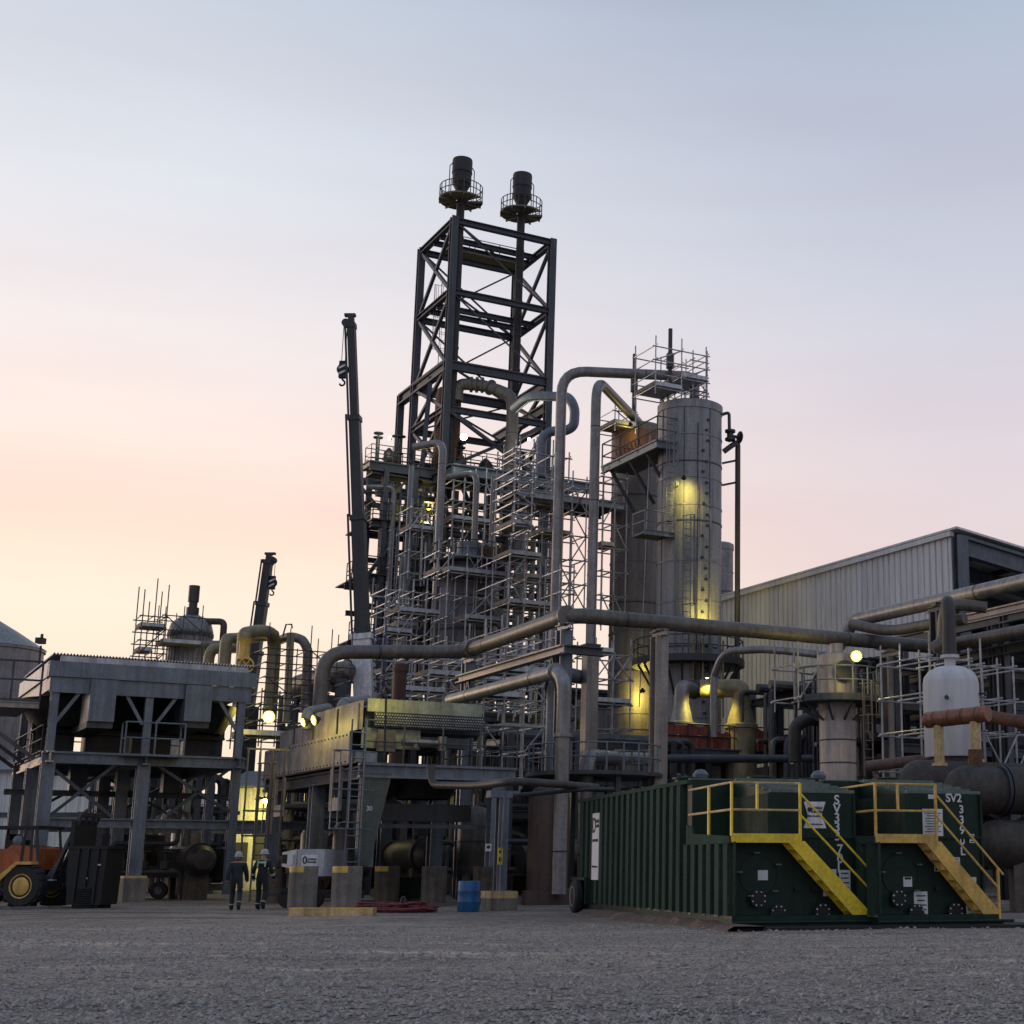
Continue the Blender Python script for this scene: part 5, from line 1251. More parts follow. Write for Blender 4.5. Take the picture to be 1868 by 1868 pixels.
for k in range(6):
    za = ZY(1290 - k * 22, 82); zb_ = ZY(1268 - k * 22, 82); xx = P(690, 1200, 82)
    lj.bar(zcol(xx, za) + V((-.35, 0, 0)), zcol(xx, zb_) + V((.35, 0, 0)), .07); lj.bar(zcol(xx, za) + V((.35, 0, 0)), zcol(xx, zb_) + V((-.35, 0, 0)), .07)
for sx in (-.4, .4): lj.bar(zcol(xx, ZY(1300, 82)) + V((sx, 0, 0)), zcol(xx, ZY(1140, 82)) + V((sx * .8, 0, 0)), .12)
lj.build('lattice_jib', mat('blue lattice paint', (.03, .045, .11), .5, 0, .3, 2), tcr)
bb2, bt2 = P(452, 1290, 110), P(490, 1022, 110)
tcr2 = crane_boom('shorter crane boom rising behind the ochre pipe loops at left', bb2, bt2, [(0, .38, .78, steel_dk), (.375, .71, .68, steel_dk), (.705, 1, .56, steel_dk)], 1, 1.2, .3)
MB().box(zcol(bb2, 1.6), (2.8, 8, 1.4)).build('chassis', steel_dk, tcr2); MB().bar(zcol(bb2, 2), bb2, 1.3).build('turret', steel_dk, tcr2)

# ================================================================== OCHRE PIPE LOOPS AND RACK BEHIND
YL = 78
def pl(px, py, dy=0.0): return P(px, py, YL + dy)
lg = 'ochre pipe loops rising behind the left cooler'
pipe('pipe_loop', 'big ochre pipe arch at left centre with a flared brass foot', [zcol(pl(443, 1200), ZY(1290, YL)), zcol(pl(443, 1200), ZY(1172, YL)), pl(446, 1156), pl(478, 1150, 2), pl(502, 1158, 4), zcol(pl(500, 1200, 4), ZY(1310, YL + 4))], RPX(25, YL), pale_yel, 1.5, lg, n=18)
pipe('pipe_loop', 'ochre pipe arch just left of the biggest one', [zcol(pl(408, 1230, 3), ZY(1290, YL + 3)), zcol(pl(408, 1230, 3), ZY(1180, YL + 3)), pl(414, 1166, 3), pl(450, 1164, 6), pl(500, 1158, 11)], RPX(23, YL), pale_yel, 1.6, lg, n=16)
pipe('pipe_loop', 'leftmost ochre pipe elbow at the cooler roof edge', [zcol(pl(379, 1230, 6), ZY(1290, YL + 6)), zcol(pl(379, 1230, 6), ZY(1196, YL + 6)), pl(388, 1184, 6), pl(440, 1182, 10)], RPX(21, YL), pale_yel, 1.6, lg, n=16)
pipe('pipe_loop', 'slender ochre vertical pipe with peaked tee on top', [zcol(pl(527, 1250, 2), ZY(1320, YL + 2)), zcol(pl(530, 1160, 2), ZY(1156, YL + 2))], RPX(14, YL), pale_yel, .2, lg)
pipe('pipe_loop', 'grey pipe arch falling right from the peaked tee', [pl(500, 1172, 6), pl(531, 1160, 4), pl(553, 1168, 3), pl(562, 1186, 3), zcol(pl(561, 1230, 3), ZY(1300, YL + 3))], RPX(18, YL), insul, 1.6, lg, n=16)
t_ = thing('valve', 'brass coloured valve with spoked handwheel at the foot of the big ochre arch', 'valve', pl(443, 1215, -1))
MB().lathe(zcol(pl(444, 1205, -.2), ZY(1205, YL)), [(.36, 0), (.28, .3), (.28, .9), (.4, 1.1)], 16).build('reducer', yel_or, t_)
hw = pl(449, 1214, -1.2); hd = MB().tube([hw + V((math.cos(a) * .38, 0, math.sin(a) * .38)) for a in [6.283 * k / 20 for k in range(21)]], .045, 6)
for k in range(3): a = k * 1.047; hd.tube([hw + V((math.cos(a) * .38, 0, math.sin(a) * .38)), hw - V((math.cos(a) * .38, 0, math.sin(a) * .38))], .03, 5)
hd.build('hand_wheel', yel_or, t_)
t_ = thing('drain_gooseneck', 'thin gooseneck line on top of the peaked tee', 'pipe', pl(531, 1150, 2))
MB().tube([pl(516, 1160, 2), pl(522, 1139, 2), pl(532, 1139, 2), pl(533, 1146, 2)], .05, 6).build('line', steel_dk, t_)
# horizontal drum
d0, d1 = P(556, 1248, 84), P(607, 1232, 82)
t_ = thing('horizontal_drum', 'horizontal insulated drum behind the rails right of the ochre loops', 'vessel', d0)
dd = (d1 - d0).normalized(); r = RPX(40, 84); LL = (d1 - d0).length + 2.5
MB().lathe(d0 - dd * 1.5, [(.02, 0), (r * .6, .15), (r * .9, .5), (r, .9), (r, LL), (r * .9, LL + .4), (r * .6, LL + .75), (.02, LL + .9)], 26, dd).build('shell', insul, t_)
for f in (.25, .75): MB().span(d0 + dd * LL * f - V((.3, .5, 5)), d0 + dd * LL * f + V((.3, .5, -r * .7))).build('saddle', galv_dk, t_)
pipe('steel_pipe', 'short elbow pipe joining the overhead pipe to the horizontal drum', [P(603, 1262, 82), P(612, 1230, 82), P(640, 1205, 82)], .28, insul, .8)
scf('scaffold', 'light tube scaffold between the ochre loops against the sunset', 487, 640, 1262, 1172, 74, 4, 2.4, 1, .72, (), braces=3, r=.03, seed=15, m=steel_dk)
scf('scaffold', 'tube scaffold behind the glowing lamp, left of the low cooler', 446, 560, 1345, 1262, 72, 4, 2.4, 1, .8, ((.3, 0, 4),), braces=4, r=.035, seed=16, m=galv_dk)
# pipe bends over the low cooler roof
for i, (px, py, e) in enumerate(((560, 1300, (598, 1293)), (624, 1283, (668, 1277)))):
    pipe('steel_pipe', ('grey pipe bend at the rear of the low cooler roof', 'grey pipe bend at the middle of the low cooler roof')[i], [zcol(P(px, py + 30, 58), ZY(py + 30, 58)), P(px, py, 58), P(*e, 60)], .22, insul_lt, .8)
# dark rusty stack and rack steel
t_ = thing('rusty_standpipe', 'rust-red standpipe behind the honeycomb cooler header', 'pipe', zcol(P(728, 1260, 70)))
MB().lathe(zcol(P(728, 1260, 70)), [(.32, 0), (.32, ZY(1212, 70)), (.28, ZY(1212, 70) + .02)], 18).build('shell', rust_dk, t_)
MB().lathe(zcol(P(728, 1260, 70), ZY(1225, 70)), [(.36, 0), (.36, .12)], 18).build('flange', rust_dk, t_)

# ================================================================== LEFT FAR: TANK, VESSEL, POLE
p = P(-30, 1300, 140); r = RPX(180, 140)
t_ = thing('storage_tank', 'big pale far storage tank with cone roof at the left edge', 'tank', zcol(p))
ze = ZY(1178, 138)
MB().lathe(zcol(p), [(r, 0), (r, ze - .3), (r + .15, ze - .25), (r + .15, ze)], 64).build('shell', insul_lt, t_)
MB().lathe(zcol(p, ze), [(r + .2, 0), (r * .5, 1.6), (.1, 2.9)], 64).build('roof', insul_lt, t_)
for f in (.35, .7): MB().lathe(zcol(p, ze * f), [(r + .005, 0), (r + .04, .02), (r + .04, .12)], 64).build('weld_band', galv_dk, t_)
p = P(345, 1190, 100); r = RPX(78, 101)
t_ = thing('round_vessel', 'squat pale vessel with scaffold beside it above the left cooler roof', 'vessel', zcol(p))
za, zb = ZY(1230, 100), ZY(1152, 100)
MB().lathe(zcol(p), [(r, 0), (r, zb), (r * .9, zb + .5), (r * .55, zb + .95), (.2, zb + 1.15)], 36).build('shell', insul_lt, t_)
for k in range(16):
    a = R_(180 + 180 * k / 15); d = V((math.cos(a), math.sin(a), 0)); MB().bar(zcol(p, za) + d * r, zcol(p, zb) + d * r, .06, .05, up=d).build('stiffener', insul, t_)
MB().lathe(zcol(p, zb - .4), [(r + .05, 0), (r + .05, .25)], 36).build('band', galv_dk, t_)
MB().tube([zcol(p, zb + 1), zcol(p, ZY(1092, 100))], .28, 12).lathe(zcol(p, zb + 1.1), [(.42, 0), (.42, .5)], 12).lathe(zcol(p, zb + 2.0), [(.36, 0), (.36, 1.1)], 12).build('vent', insul_dk, t_)
pipe('steel_pipe', 'dark pipe bending from the squat vessel top down its right side', [zcol(p, zb + .9) + V((.6, 0, 0)), P(356, 1133, 100), P(409, 1134, 100), zcol(P(409, 1134, 100), ZY(1230, 100))], .22, insul_dk, .35)
pipe('steel_pipe', 'pale side nozzle pipe on the right of the squat vessel', [P(365, 1174, 99), P(408, 1174, 99)], .2, insul_lt, .3)
scf('scaffold', 'tall thin tube scaffold left of the squat vessel', 256, 300, 1235, 1108, 97, 2, 2.2, 1, .8, ((.75, 0, 2), (.35, 0, 1)), braces=3, r=.04, seed=17, m=galv_dk, extra=2)
scf('scaffold', 'short tube scaffold frame on top of the squat vessel', 300, 368, 1175, 1112, 97, 2, 2.4, 1, .95, ((.25, 0, 2),), braces=2, r=.035, seed=18, m=galv_dk)
p = P(66, 1260, 80)
t_ = thing('light_pole', 'unlit floodlight on a thin pole beside the far storage tank', 'lamp', zcol(p))
MB().tube([zcol(p), zcol(p, ZY(1178, 80))], .06, 8).build('pole', steel_dk, t_)
hb = MB().box(zcol(p, ZY(1170, 80)) + V((.05, -.2, 0)), (.38, .5, .3)).build('lamp_head', steel_dk, t_)
MB().lathe(zcol(p, ZY(1164, 80)), [(.08, 0), (.08, .2), (.02, .24)], 8).build('photocell', steel_dk, hb)

# ================================================================== RIGHT SIDE: OPEN BUILDING
Q = P(1738, 978, 80)
Lw = (FA(1338, 1088, Q) - Q).dot(A) + 2
zb = 7.5
bd = thing('open_shed', 'big ribbed metal shed with open gable end behind the pipe rack at right', 'building', zcol(Q))
wl = MB(); n = int(Lw / .52)
prof = []
for k in range(n):
    a = Lw * k / n; s_ = Lw / n
    prof += [(a, 0), (a + s_ * .72, 0), (a + s_ * .76, -.1), (a + s_ * .96, -.1)]
prof.append((Lw, 0))
vv, ff = [], []
for i, (a, d) in enumerate(prof):
    q = Q + A * a - B * (d - .0); vv += [zcol(q, zb), zcol(q, Q.z)]
    if i: ff.append((2 * i - 2, 2 * i, 2 * i + 1, 2 * i - 1))
wl.add(vv, ff).build('siding', siding, bd)
MB().span(zcol(Q, Q.z - .0) - B * .2, zcol(Q, Q.z + .26) + A * Lw + B * .1, XC).build('eave_trim', siding, bd)
MB().span(zcol(Q, zb) + B * .12 + A * .3, zcol(Q, Q.z - .1) + A * Lw + B * .2, XC).build('inner_liner', roof_m, bd)
WB = 26
rz = -3.4
rp4 = [zcol(Q, Q.z + .3) - B * .2 - A * .6, zcol(Q, Q.z + .3) - B * .2 + A * Lw, zcol(Q, Q.z + .3 + rz) + B * WB + A * Lw, zcol(Q, Q.z + .3 + rz) + B * WB - A * .6]
MB().prism(rp4, Z * .12).build('roof', siding, bd)  # bright siding colour stands in for bounced light on the underside
MB().ibeam(zcol(Q) + B * .3 - A * .2, zcol(Q, Q.z) + B * .3 - A * .2, .7, .6, up=A).build('corner_column', roof_m, bd)
MB().ibeam(zcol(Q, Q.z - .5) + B * .3 - A * .2, zcol(Q, Q.z - .5 + rz) + B * WB - A * .2, .5, 1.1).build('gable_rafter', roof_m, bd)
for k in range(1, 6): MB().ibeam(zcol(Q, Q.z - .4) + B * .3 + A * (Lw * k / 6), zcol(Q, Q.z - .4 + rz) + B * WB + A * (Lw * k / 6), .4, .8).build('rafter', roof_m, bd)
for k in range(9): MB().bar(zcol(Q, Q.z - .02 + rz * k / 9) + B * (WB * k / 9 + .6), zcol(Q, Q.z - .02 + rz * k / 9) + B * (WB * k / 9 + .6) + A * Lw, .12, .28).build('purlin', galv_dk, bd)
MB().box(zcol(Q, 6) + A * (Lw - .2) + B * 13, (26, .2, 12), XC).build('end_wall', wall_dim, bd)
for k in range(1, 4): MB().ibeam(zcol(Q) + B * (WB * k / 3), zcol(Q, Q.z + rz * k / 3) + B * (WB * k / 3), .6, .5, up=A).build('column', roof_m, bd)
for k in range(0, 7): MB().ibeam(zcol(Q) + A * (Lw * k / 6), zcol(Q, zb + .2) + A * (Lw * k / 6), .45, .45, up=A).build('wall_column', roof_m, bd)
# lower lean-to roof with lit edge
q0 = P(1492, 1206, 93); q1 = FA(1328, 1248, q0)
t_ = thing('leanto_roof', 'low lean-to roof with pale lit edges beneath the ribbed shed', 'roof', zcol(q0, q0.z))
MB().prism([q0, q1, q1 + B * 7 + Z * 1.0, q0 + B * 7 + Z * 1.0], Z * .12).build('sheet', rust_or, t_)
MB().ibeam(q0 - Z * .5, q1 - Z * .5, .25, .5).build('eave_beam', panel, t_); MB().ibeam(q0 - Z * 1.6, q1 - Z * 1.6, .25, .5).build('lower_beam', galv_dk, t_)
for f in (0, .5, 1): MB().ibeam(zcol(q0.lerp(q1, f)), q0.lerp(q1, f) - Z * .2, .3, .3, up=A).build('post', galv_dk, t_)
# long pipe on the right
g0 = P(1868, 1062, 58); g1 = FA(1556, 1132, g0)
pipe('overhead_pipe', 'upper long grey pipe slanting away in front of the ribbed shed', [g0 - A * 9, g1, g1 + A * .5 - Z * .9 - B * .3, FB(1530, 1165, g1) - Z * .3], RPX(28, 62), insul_lt, 1.0, seams=2.6, n=18)
pipe('overhead_pipe', 'sagging brown pipe joining the upper long pipe in front of the ribbed shed', [P(1552, 1138, 66), P(1620, 1153, 65), P(1706, 1137, 63), P(1760, 1128, 62)], RPX(20, 65), insul, 1.8, seams=2)
pipe('gooseneck_pipe', 'brown gooseneck pipe standing above the white vessel', [P(1700, 1184, 60), P(1719, 1172, 60), P(1722, 1100, 60), P(1800, 1108, 59.6)], RPX(22, 60), insul, .85, seams=1.4, n=16)
hsup('pipe_support', 'dark steel post beside the gooseneck pipe', P(1712, 1180, 62), ZY(1105, 62), .5, galv_dk)
for i, (p0, p1) in enumerate((((1868, 1118), (1600, 1178)), ((1868, 1104), (1690, 1146)), ((1868, 1172), (1640, 1226)))):
    a_ = P(*p0, 64); b_ = FA(*p1, a_); t_ = thing('rack_beam', ('long dark beam under the upper grey pipe', 'pale eave beam just below the gable opening', 'lower long dark beam crossing behind the white vessel')[i], 'beam', b_)
    MB().ibeam(a_ - A * 6, b_, .3, .45).build('beam', (galv_dk, panel, galv_dk)[i], t_)
    for f in (.2, .8): q = b_.lerp(a_, f); MB().ibeam(zcol(q), q - Z * .2, .3, .3, up=A).build('post', galv_dk, t_)
# white vessel
p = P(1736, 1300, 54); r = RPX(102, 54); zt_, zb_ = ZY(1247, 54), ZY(1382, 54)
t_ = thing('pressure_vessel', 'smooth white domed vessel on the right behind the copper-brown header', 'vessel', zcol(p, zb_))
MB().lathe(zcol(p), [(r * .98, zb_), (r, zb_ + .05), (r, zt_), (r * .95, zt_ + .22), (r * .8, zt_ + .42), (r * .5, zt_ + .58), (.2, zt_ + .64)], 48).build('shell', vessel_w, t_)
nz_ = MB().lathe(zcol(p, zt_ + .5), [(.2, 0), (.2, .4), (.34, .41), (.34, .52), (.24, .53)], 20); nz_.build('nozzle', vessel_w, t_)
MB().lathe(zcol(p), [(r * .8, 0), (r * .8, zb_)], 32).build('skirt', insul_dk, t_)
for (u, v_) in ((-.75, .62), (.55, .4)): MB().lathe(zcol(p, zt_ - v_) , [(.04, r), (.04, r + .2), (.08, r + .21), (.08, r + .26)], 10, (B * u - A * .7).normalized()).build('small_nozzle', steel_dk, t_)
pipe('steel_pipe', 'short dark pipe elbow from the white vessel top to the overhead pipe', [zcol(p, zt_ + 1.0), zcol(p, E_.z - .2), E_ + B * .3], .25, insul_dk, .6)
# copper header
h0 = P(1690, 1314, 50); h1 = P(1800, 1302, 48.5); hd_ = (h1 - h0).normalized(); r = RPX(29, 50)
t_ = thing('pipe_header', 'copper-brown capped pipe header in front of the white vessel', 'pipe', h0)
LL = (h1 - h0).length
MB().lathe(h0, [(.02, -.1), (r * .7, -.06), (r, .02), (r, LL), (r * .95, LL + .06), (.02, LL + .07)], 24, hd_).build('barrel', rust_or, t_)
for f in (.15, .4, .62, .85): MB().lathe(h0 + hd_ * LL * f, [(r * 1.02, 0), (r * 1.02, .05)], 24, hd_).build('band', rust, t_)
for (f, py) in ((.2, 1392), (.8, 1385)):
    q = h0 + hd_ * LL * f; MB().tube([q - Z * r * .6, zcol(q, ZY(py, q.y))], RPX(18, 50), 16).lathe(zcol(q, ZY(py, q.y) - .1), [(.26, 0), (.26, .1)], 16).build('leg_pipe', yel_pale, t_)
pipe('steel_pipe', 'dark pipe running right from behind the copper-brown header', [P(1795, 1305, 52), P(1868, 1318, 50), P(1990, 1335, 49)], RPX(24, 51), rust, .6)
pipe('rusty_pipe', 'mottled reddish pipe low across the right side, under the white vessel', [P(1582, 1398, 56), P(1668, 1388, 55), P(1790, 1376, 54)], RPX(20, 55), mat('mottled red pipe', (.15, .085, .075), .7, .1, .5, 3, col2=(.06, .035, .032), fine=8), .5, seams=1.2)
# two stacked exchangers
for i, (py, x0, lab) in enumerate(((1440, 1752, 'upper of two stacked dark horizontal exchangers right of the green tanks'), (1540, 1805, 'lower of two stacked dark horizontal exchangers right of the green tanks'))):
    a_ = P(x0, py, 47.5); r = RPX(85, 48); d_ = (B * .93 - A * .1).normalized()
    t_ = thing('heat_exchanger', lab, 'heat exchanger', a_, 'stacked exchangers at the right edge')
    MB().lathe(a_, [(.03, -.5), (r * .45, -.42), (r * .8, -.2), (r * .98, .1), (r, .4), (r, 9)], 36, d_).build('shell', mat('dark insulated exchanger', (.05, .041, .034), .7, .1, .4, 1.5, fine=6) if not i else MATS['dark insulated exchanger'], t_)
    for k in (1.3, 1.46, 3.4): MB().lathe(a_ + d_ * k, [(r * 1.14, 0), (r * 1.14, .1)], 36, d_).build('flange', steel_dk, t_)
    if i:
        for k in (1.0, 5): MB().span(a_ + d_ * k - V((.2, .5, a_.z)), a_ + d_ * k + V((.2, .5, -r * .6))).build('saddle', conc_dk, t_)
    else:
        MB().tube([a_ + d_ * .6 + Z * r * .8, a_ + d_ * .6 + Z * (r + .5)], .22, 14).build('nozzle', rust, t_)
a_ = P(1640, 1430, 53); t_ = thing('heat_exchanger', 'rounded exchanger head peeping over the right-hand green tank', 'heat exchanger', a_, 'stacked exchangers at the right edge')
MB().lathe(P(1668, 1432, 52), [(.03, -.5), (.4, -.42), (.72, -.2), (.85, .1), (.85, 6)], 32, (B * .93 - A * .1).normalized()).build('shell', MATS['dark insulated exchanger'], t_)
# small column with ring platform
p = P(1528, 1330, 64); r = RPX(66, 65); zt_ = ZY(1196, 64); zp_ = ZY(1272, 64)
t_ = thing('distillation_column', 'short pinkish clad column with ring platform and round manway beside the bright lamp', 'column vessel', zcol(p))
MB().lathe(zcol(p), [(r, 0), (r, zt_ - .1), (r * .97, zt_), (r * .5, zt_ + .1), (.3, zt_ + .12), (.3, zt_ + .5)], 36).build('shell', mat('pinkish cladding', (.36, .31, .295), .5, .12, .25, .9), t_)
for k in range(7): MB().lathe(zcol(p, .8 + k * .95), [(r + .003, 0), (r + .025, .01), (r + .025, .05), (r + .003, .06)], 36).build('band', galv_dk, t_)
md = (-A * .9 + B * -.25).normalized(); MB().lathe(zcol(p, ZY(1228, 64)) + md * (r - .12), [(.36, 0), (.36, .3), (.43, .3), (.43, .38), (.02, .39)], 22, md).build('manway', galv_dk, t_)
MB().lathe(zcol(p, zp_), [(1.85, -.28), (1.85, 0), (r, 0), (r, -.28)], 30).build('platform', galv_dk, t_)
railing(t_, [zcol(p, zp_) + V((math.cos(a), math.sin(a), 0)) * 1.78 for a in [R_(24 * k) for k in range(15)]], 1.15, galv, .035, .9, closed=True)
for k in range(10): a = R_(36 * k); MB().bar(zcol(p, zp_ - .25) + V((math.cos(a), math.sin(a), 0)) * 1.75, zcol(p, zp_ - 1.0) + V((math.cos(a), math.sin(a), 0)) * r, .08).build('bracket', galv_dk, t_)
cg = P(1584, 1350, 62)
ladder(t_, zcol(cg, ZY(1415, 62)), zcol(cg, ZY(1240, 62)), insul, .45, B, .35, True, -A, .03, .42, .6)
pipe('steel_pipe', 'olive dark pipe elbow left of the short pinkish column', [P(1450, 1390, 70), P(1450, 1325, 70), P(1470, 1312, 70), P(1500, 1312, 71)], RPX(24, 70), insul_dk, .9)
scf('scaffold', 'tube scaffold in front of the short pinkish column head', 1456, 1492, 1275, 1160, 63, 1, 1.8, 1, 1.4, (), braces=1, r=.035, seed=19)
scf('scaffold', 'tall tube scaffold surrounding the white vessel', 1698, 1770, 1400, 1165, 56, 2, 3.0, 1, 1.35, (), braces=2, r=.035, seed=20, extra=.8)
scf('scaffold', 'tube scaffold at the right edge behind the stacked exchangers', 1792, 1880, 1400, 1175, 54, 3, 2.6, 1, 1.2, (), braces=3, r=.035, seed=22, extra=.8)

# ================================================================== BACKGROUND: RACKS, BUILDINGS, EQUIPMENT
def rack(label, px0, px1, Y, pytop, levels, depth, nb, seed, mats=(steel_dk, galv_dk, insul_dk), npipe=7):
    rr = random.Random(seed); o = zcol(P(px0, 1500, Y)); e = FB(px1, 1500, o); L = (e - o).dot(B); zt = ZY(pytop, Y)
    t = thing('pipe_rack', label, 'pipe rack', o)
    for k in range(nb + 1):
        for w in (0, depth):
            MB().ibeam(o + B * (L * k / nb) + A * w, o + B * (L * k / nb) + A * w + Z * zt, .35, .35, up=A).build('column', steel_dk if k % 2 else galv_dk, t)
        for f in levels: MB().ibeam(o + B * (L * k / nb) + Z * zt * f, o + B * (L * k / nb) + A * depth + Z * zt * f, .25, .35).build('cross_beam', steel_dk, t)
    for f in levels:
        for w in (0, depth): MB().ibeam(o + A * w + Z * zt * f, o + A * w + B * L + Z * zt * f, .25, .4).build('long_beam', rr.choice((steel_dk, galv_dk)), t)
        w = .3
        for i in range(npipe):
            r = rr.uniform(.05, .24); w += r + .08
            if w > depth: break
            z = zt * f + .2 + r; a = o + A * w - B * rr.uniform(0, 2) + Z * z; b = o + A * w + B * (L + rr.uniform(0, 2)) + Z * z
            pts_ = [a, b]
            if rr.random() < .6: pts_ = [a - Z * rr.uniform(1, max(1.1, z - .4)), a, b]
            if rr.random() < .5: pts_.append(b - Z * rr.uniform(1, max(1.1, z - .4)))
            MB().tube(pts_, r, 8, r * 2.5).build('rack_pipe', rr.choice(mats), t); w += r
    for i in range(max(2, nb // 2)):
        k = rr.randrange(nb); MB().bar(o + B * (L * k / nb) - A * .1 + Z * zt * levels[0], o + B * (L * (k + 1) / nb) - A * .1 + Z * .4, .12).build('brace', steel_dk, t)
    return t
rack('shadowy pipe rack under and behind the tall left cooler', 212, 380, 82, 1405, (.35, .62, .9), 5, 7, 1)
rack('dark pipe rack behind the low cooler pedestals', 580, 940, 76, 1410, (.4, .66, .92), 5, 8, 2, mats=(steel_dk, insul_dk, galv_dk, pale_yel))
rack('dark pipe rack behind the downpipes and box column', 925, 1225, 72, 1338, (.28, .5, .72, .96), 6, 5, 3, mats=(steel_dk, insul_dk, galv_dk, insul))
rack('lower pipe rack in the centre behind the two tall columns', 1000, 1360, 100, 1250, (.3, .6, .95), 5, 6, 4)
rack('pipe rack under the ribbed shed behind the short column', 1485, 1740, 79, 1245, (.3, .5, .7, .95), 6, 5, 5, mats=(steel_dk, insul_dk, galv_dk, insul), npipe=9)
rack('pipe rack at the right edge behind the white vessel', 1640, 1900, 66, 1200, (.25, .45, .62, .8, .97), 6, 4, 6, mats=(steel_dk, insul_dk, galv_dk, insul), npipe=9)
rack('far pipe rack between the crane and the ochre loops', 560, 720, 92, 1270, (.4, .6, .8, .97), 5, 6, 7, mats=(steel_dk, insul_dk, galv_dk, pale_yel))
rack('far low pipe rack at the foot of the reactor tower', 690, 1010, 88, 1290, (.3, .55, .8, .97), 6, 6, 8, mats=(steel_dk, insul_dk, galv_dk, insul))
def wall_building(name, label, px0, px1, Y, pytop, m, base=None, dep=14, band=None):
    a = P(px0, 1500, Y); b = P(px1, 1500, Y); o = V(((a.x + b.x) / 2, Y, 0)); w = b.x - a.x; h = ZY(pytop, Y)
    t = thing(name, label, 'building', o)
    MB().box(o + V((0, dep / 2, h / 2)), (w, dep, h)).build('wall', m, t)
    MB().prism([o + V((-w / 2 - .3, -.4, h + .002)), o + V((w / 2 + .3, -.4, h + .002)), o + V((w / 2 + .3, dep / 2, h + 1.2)), o + V((-w / 2 - .3, dep / 2, h + 1.2))], Z * .15).build('roof', roof_m, t)
    if base: MB().box(o + V((0, -.03, base / 2)), (w + .02, .06, base)).build('plinth', rust, t)
    if band: MB().box(o + V((0, -.05, h * band)), (w, .1, .35)).build('gutter_band', galv_dk, t)
    rb = MB()
    for k in range(int(w / .9)): rb.box(o + V((-w / 2 + .45 + k * .9, -.02, h / 2)), (.06, .04, h - .1))
    rb.build('cladding_ribs', m, t)
    return t, o, w, h
wall_building('pale_warehouse', 'pale clad warehouse behind the legs of the tall left cooler', -120, 205, 112, 1408, wall_pale, 2.4, band=.62)
tB, oB, wB_, hB = wall_building('lit_building', 'building lit yellow by a lamp, seen between the two coolers', 415, 640, 100, 1438, white_dirty, None, 8)
for k in range(6):
    MB().box(oB + V((-wB_ / 2 + 1 + k * wB_ / 6, -.08, 2.1 + (k % 2) * .6)), (.9, .1, 1.6)).build('window', steel_dk, tB)
wall_building('far_building', 'long dull far building closing the view behind the plant at left', -200, 720, 165, 1470, wall_dim, None, 20)
wall_building('far_building', 'long dull far building closing the view behind the plant at right', 700, 2100, 150, 1490, wall_dim, None, 20)
wall_building('far_building', 'dark tall process building at the far right behind the white vessel', 1640, 2150, 112, 1180, wall_dim, None, 12)
wall_building('far_building', 'dark process building low between the two tall columns', 955, 1350, 135, 1285, wall_dim, None, 12)
wall_building('control_hut', 'small hut with lit yellow cladding low behind the round pedestals', 640, 900, 96, 1500, white_dirty, None, 6)
# ---- equipment repeated in the shadows
def proto_pump():
    t = thing('pump_skid', 'motor pump skid in the shadows beneath the plant', 'pump', (0, 0, 0), 'pump skids in the shadows')
    MB().box((0, 0, .15), (2.2, .9, .3)).build('base', conc_dk, t); MB().lathe((-.9, 0, .65), [(.02, 0), (.3, .05), (.32, .15), (.32, .9), (.02, 1.0)], 16, V((1, 0, 0))).build('motor', steel_dk, t)
    MB().lathe((.55, -.18, .65), [(.1, 0), (.36, .02), (.36, .34), (.1, .36)], 18, V((0, 1, 0))).build('casing', rust, t); MB().tube([(.55, 0, .9), (.55, 0, 2.1), (.2, 0, 2.4)], .1, 8, .2).build('discharge', insul_dk, t)
    return t
def proto_drum():
    t = thing('upright_drum', 'upright insulated drum in the shadows beneath the plant', 'vessel', (0, 0, 0), 'upright drums in the shadows')
    MB().lathe((0, 0, 0), [(.6, .9), (.65, 1.0), (.65, 3.1), (.5, 3.35), (.1, 3.45), (.1, 3.9)], 20).build('shell', insul, t)
    for a in (0, 2.1, 4.2): MB().bar((math.cos(a) * .55, math.sin(a) * .55, 0), (math.cos(a) * .55, math.sin(a) * .55, 1.2), .12).build('leg', steel_dk, t)
    MB().lathe((0, 0, 2.1), [(.68, 0), (.68, .06)], 20).build('band', galv_dk, t)
    return t
def proto_manifold():
    t = thing('valve_manifold', 'valve manifold with handwheels in the shadows beneath the plant', 'valves', (0, 0, 0), 'valve manifolds in the shadows')
    MB().tube([(-1.4, 0, .2), (-1.4, 0, 1.1), (1.4, 0, 1.1), (1.4, 0, .2)], .13, 8, .25).build('header', insul_dk, t); MB().tube([(-1.2, .5, .1), (-1.2, .5, 2.2), (1.3, .5, 2.2), (1.3, .5, 4)], .1, 8, .25).build('line', galv_dk, t)
    for x in (-.8, 0, .8):
        MB().tube([(x, 0, 1.1), (x, 0, 1.9)], .06, 8).lathe((x, 0, 1.2), [(.1, 0), (.18, .02), (.18, .3), (.1, .32)], 12).build('valve_body', steel_dk, t)
        MB().lathe((x, 0, 1.85), [(.2, 0), (.24, .03), (.2, .06)], 14).build('hand_wheel', rust, t)
    return t
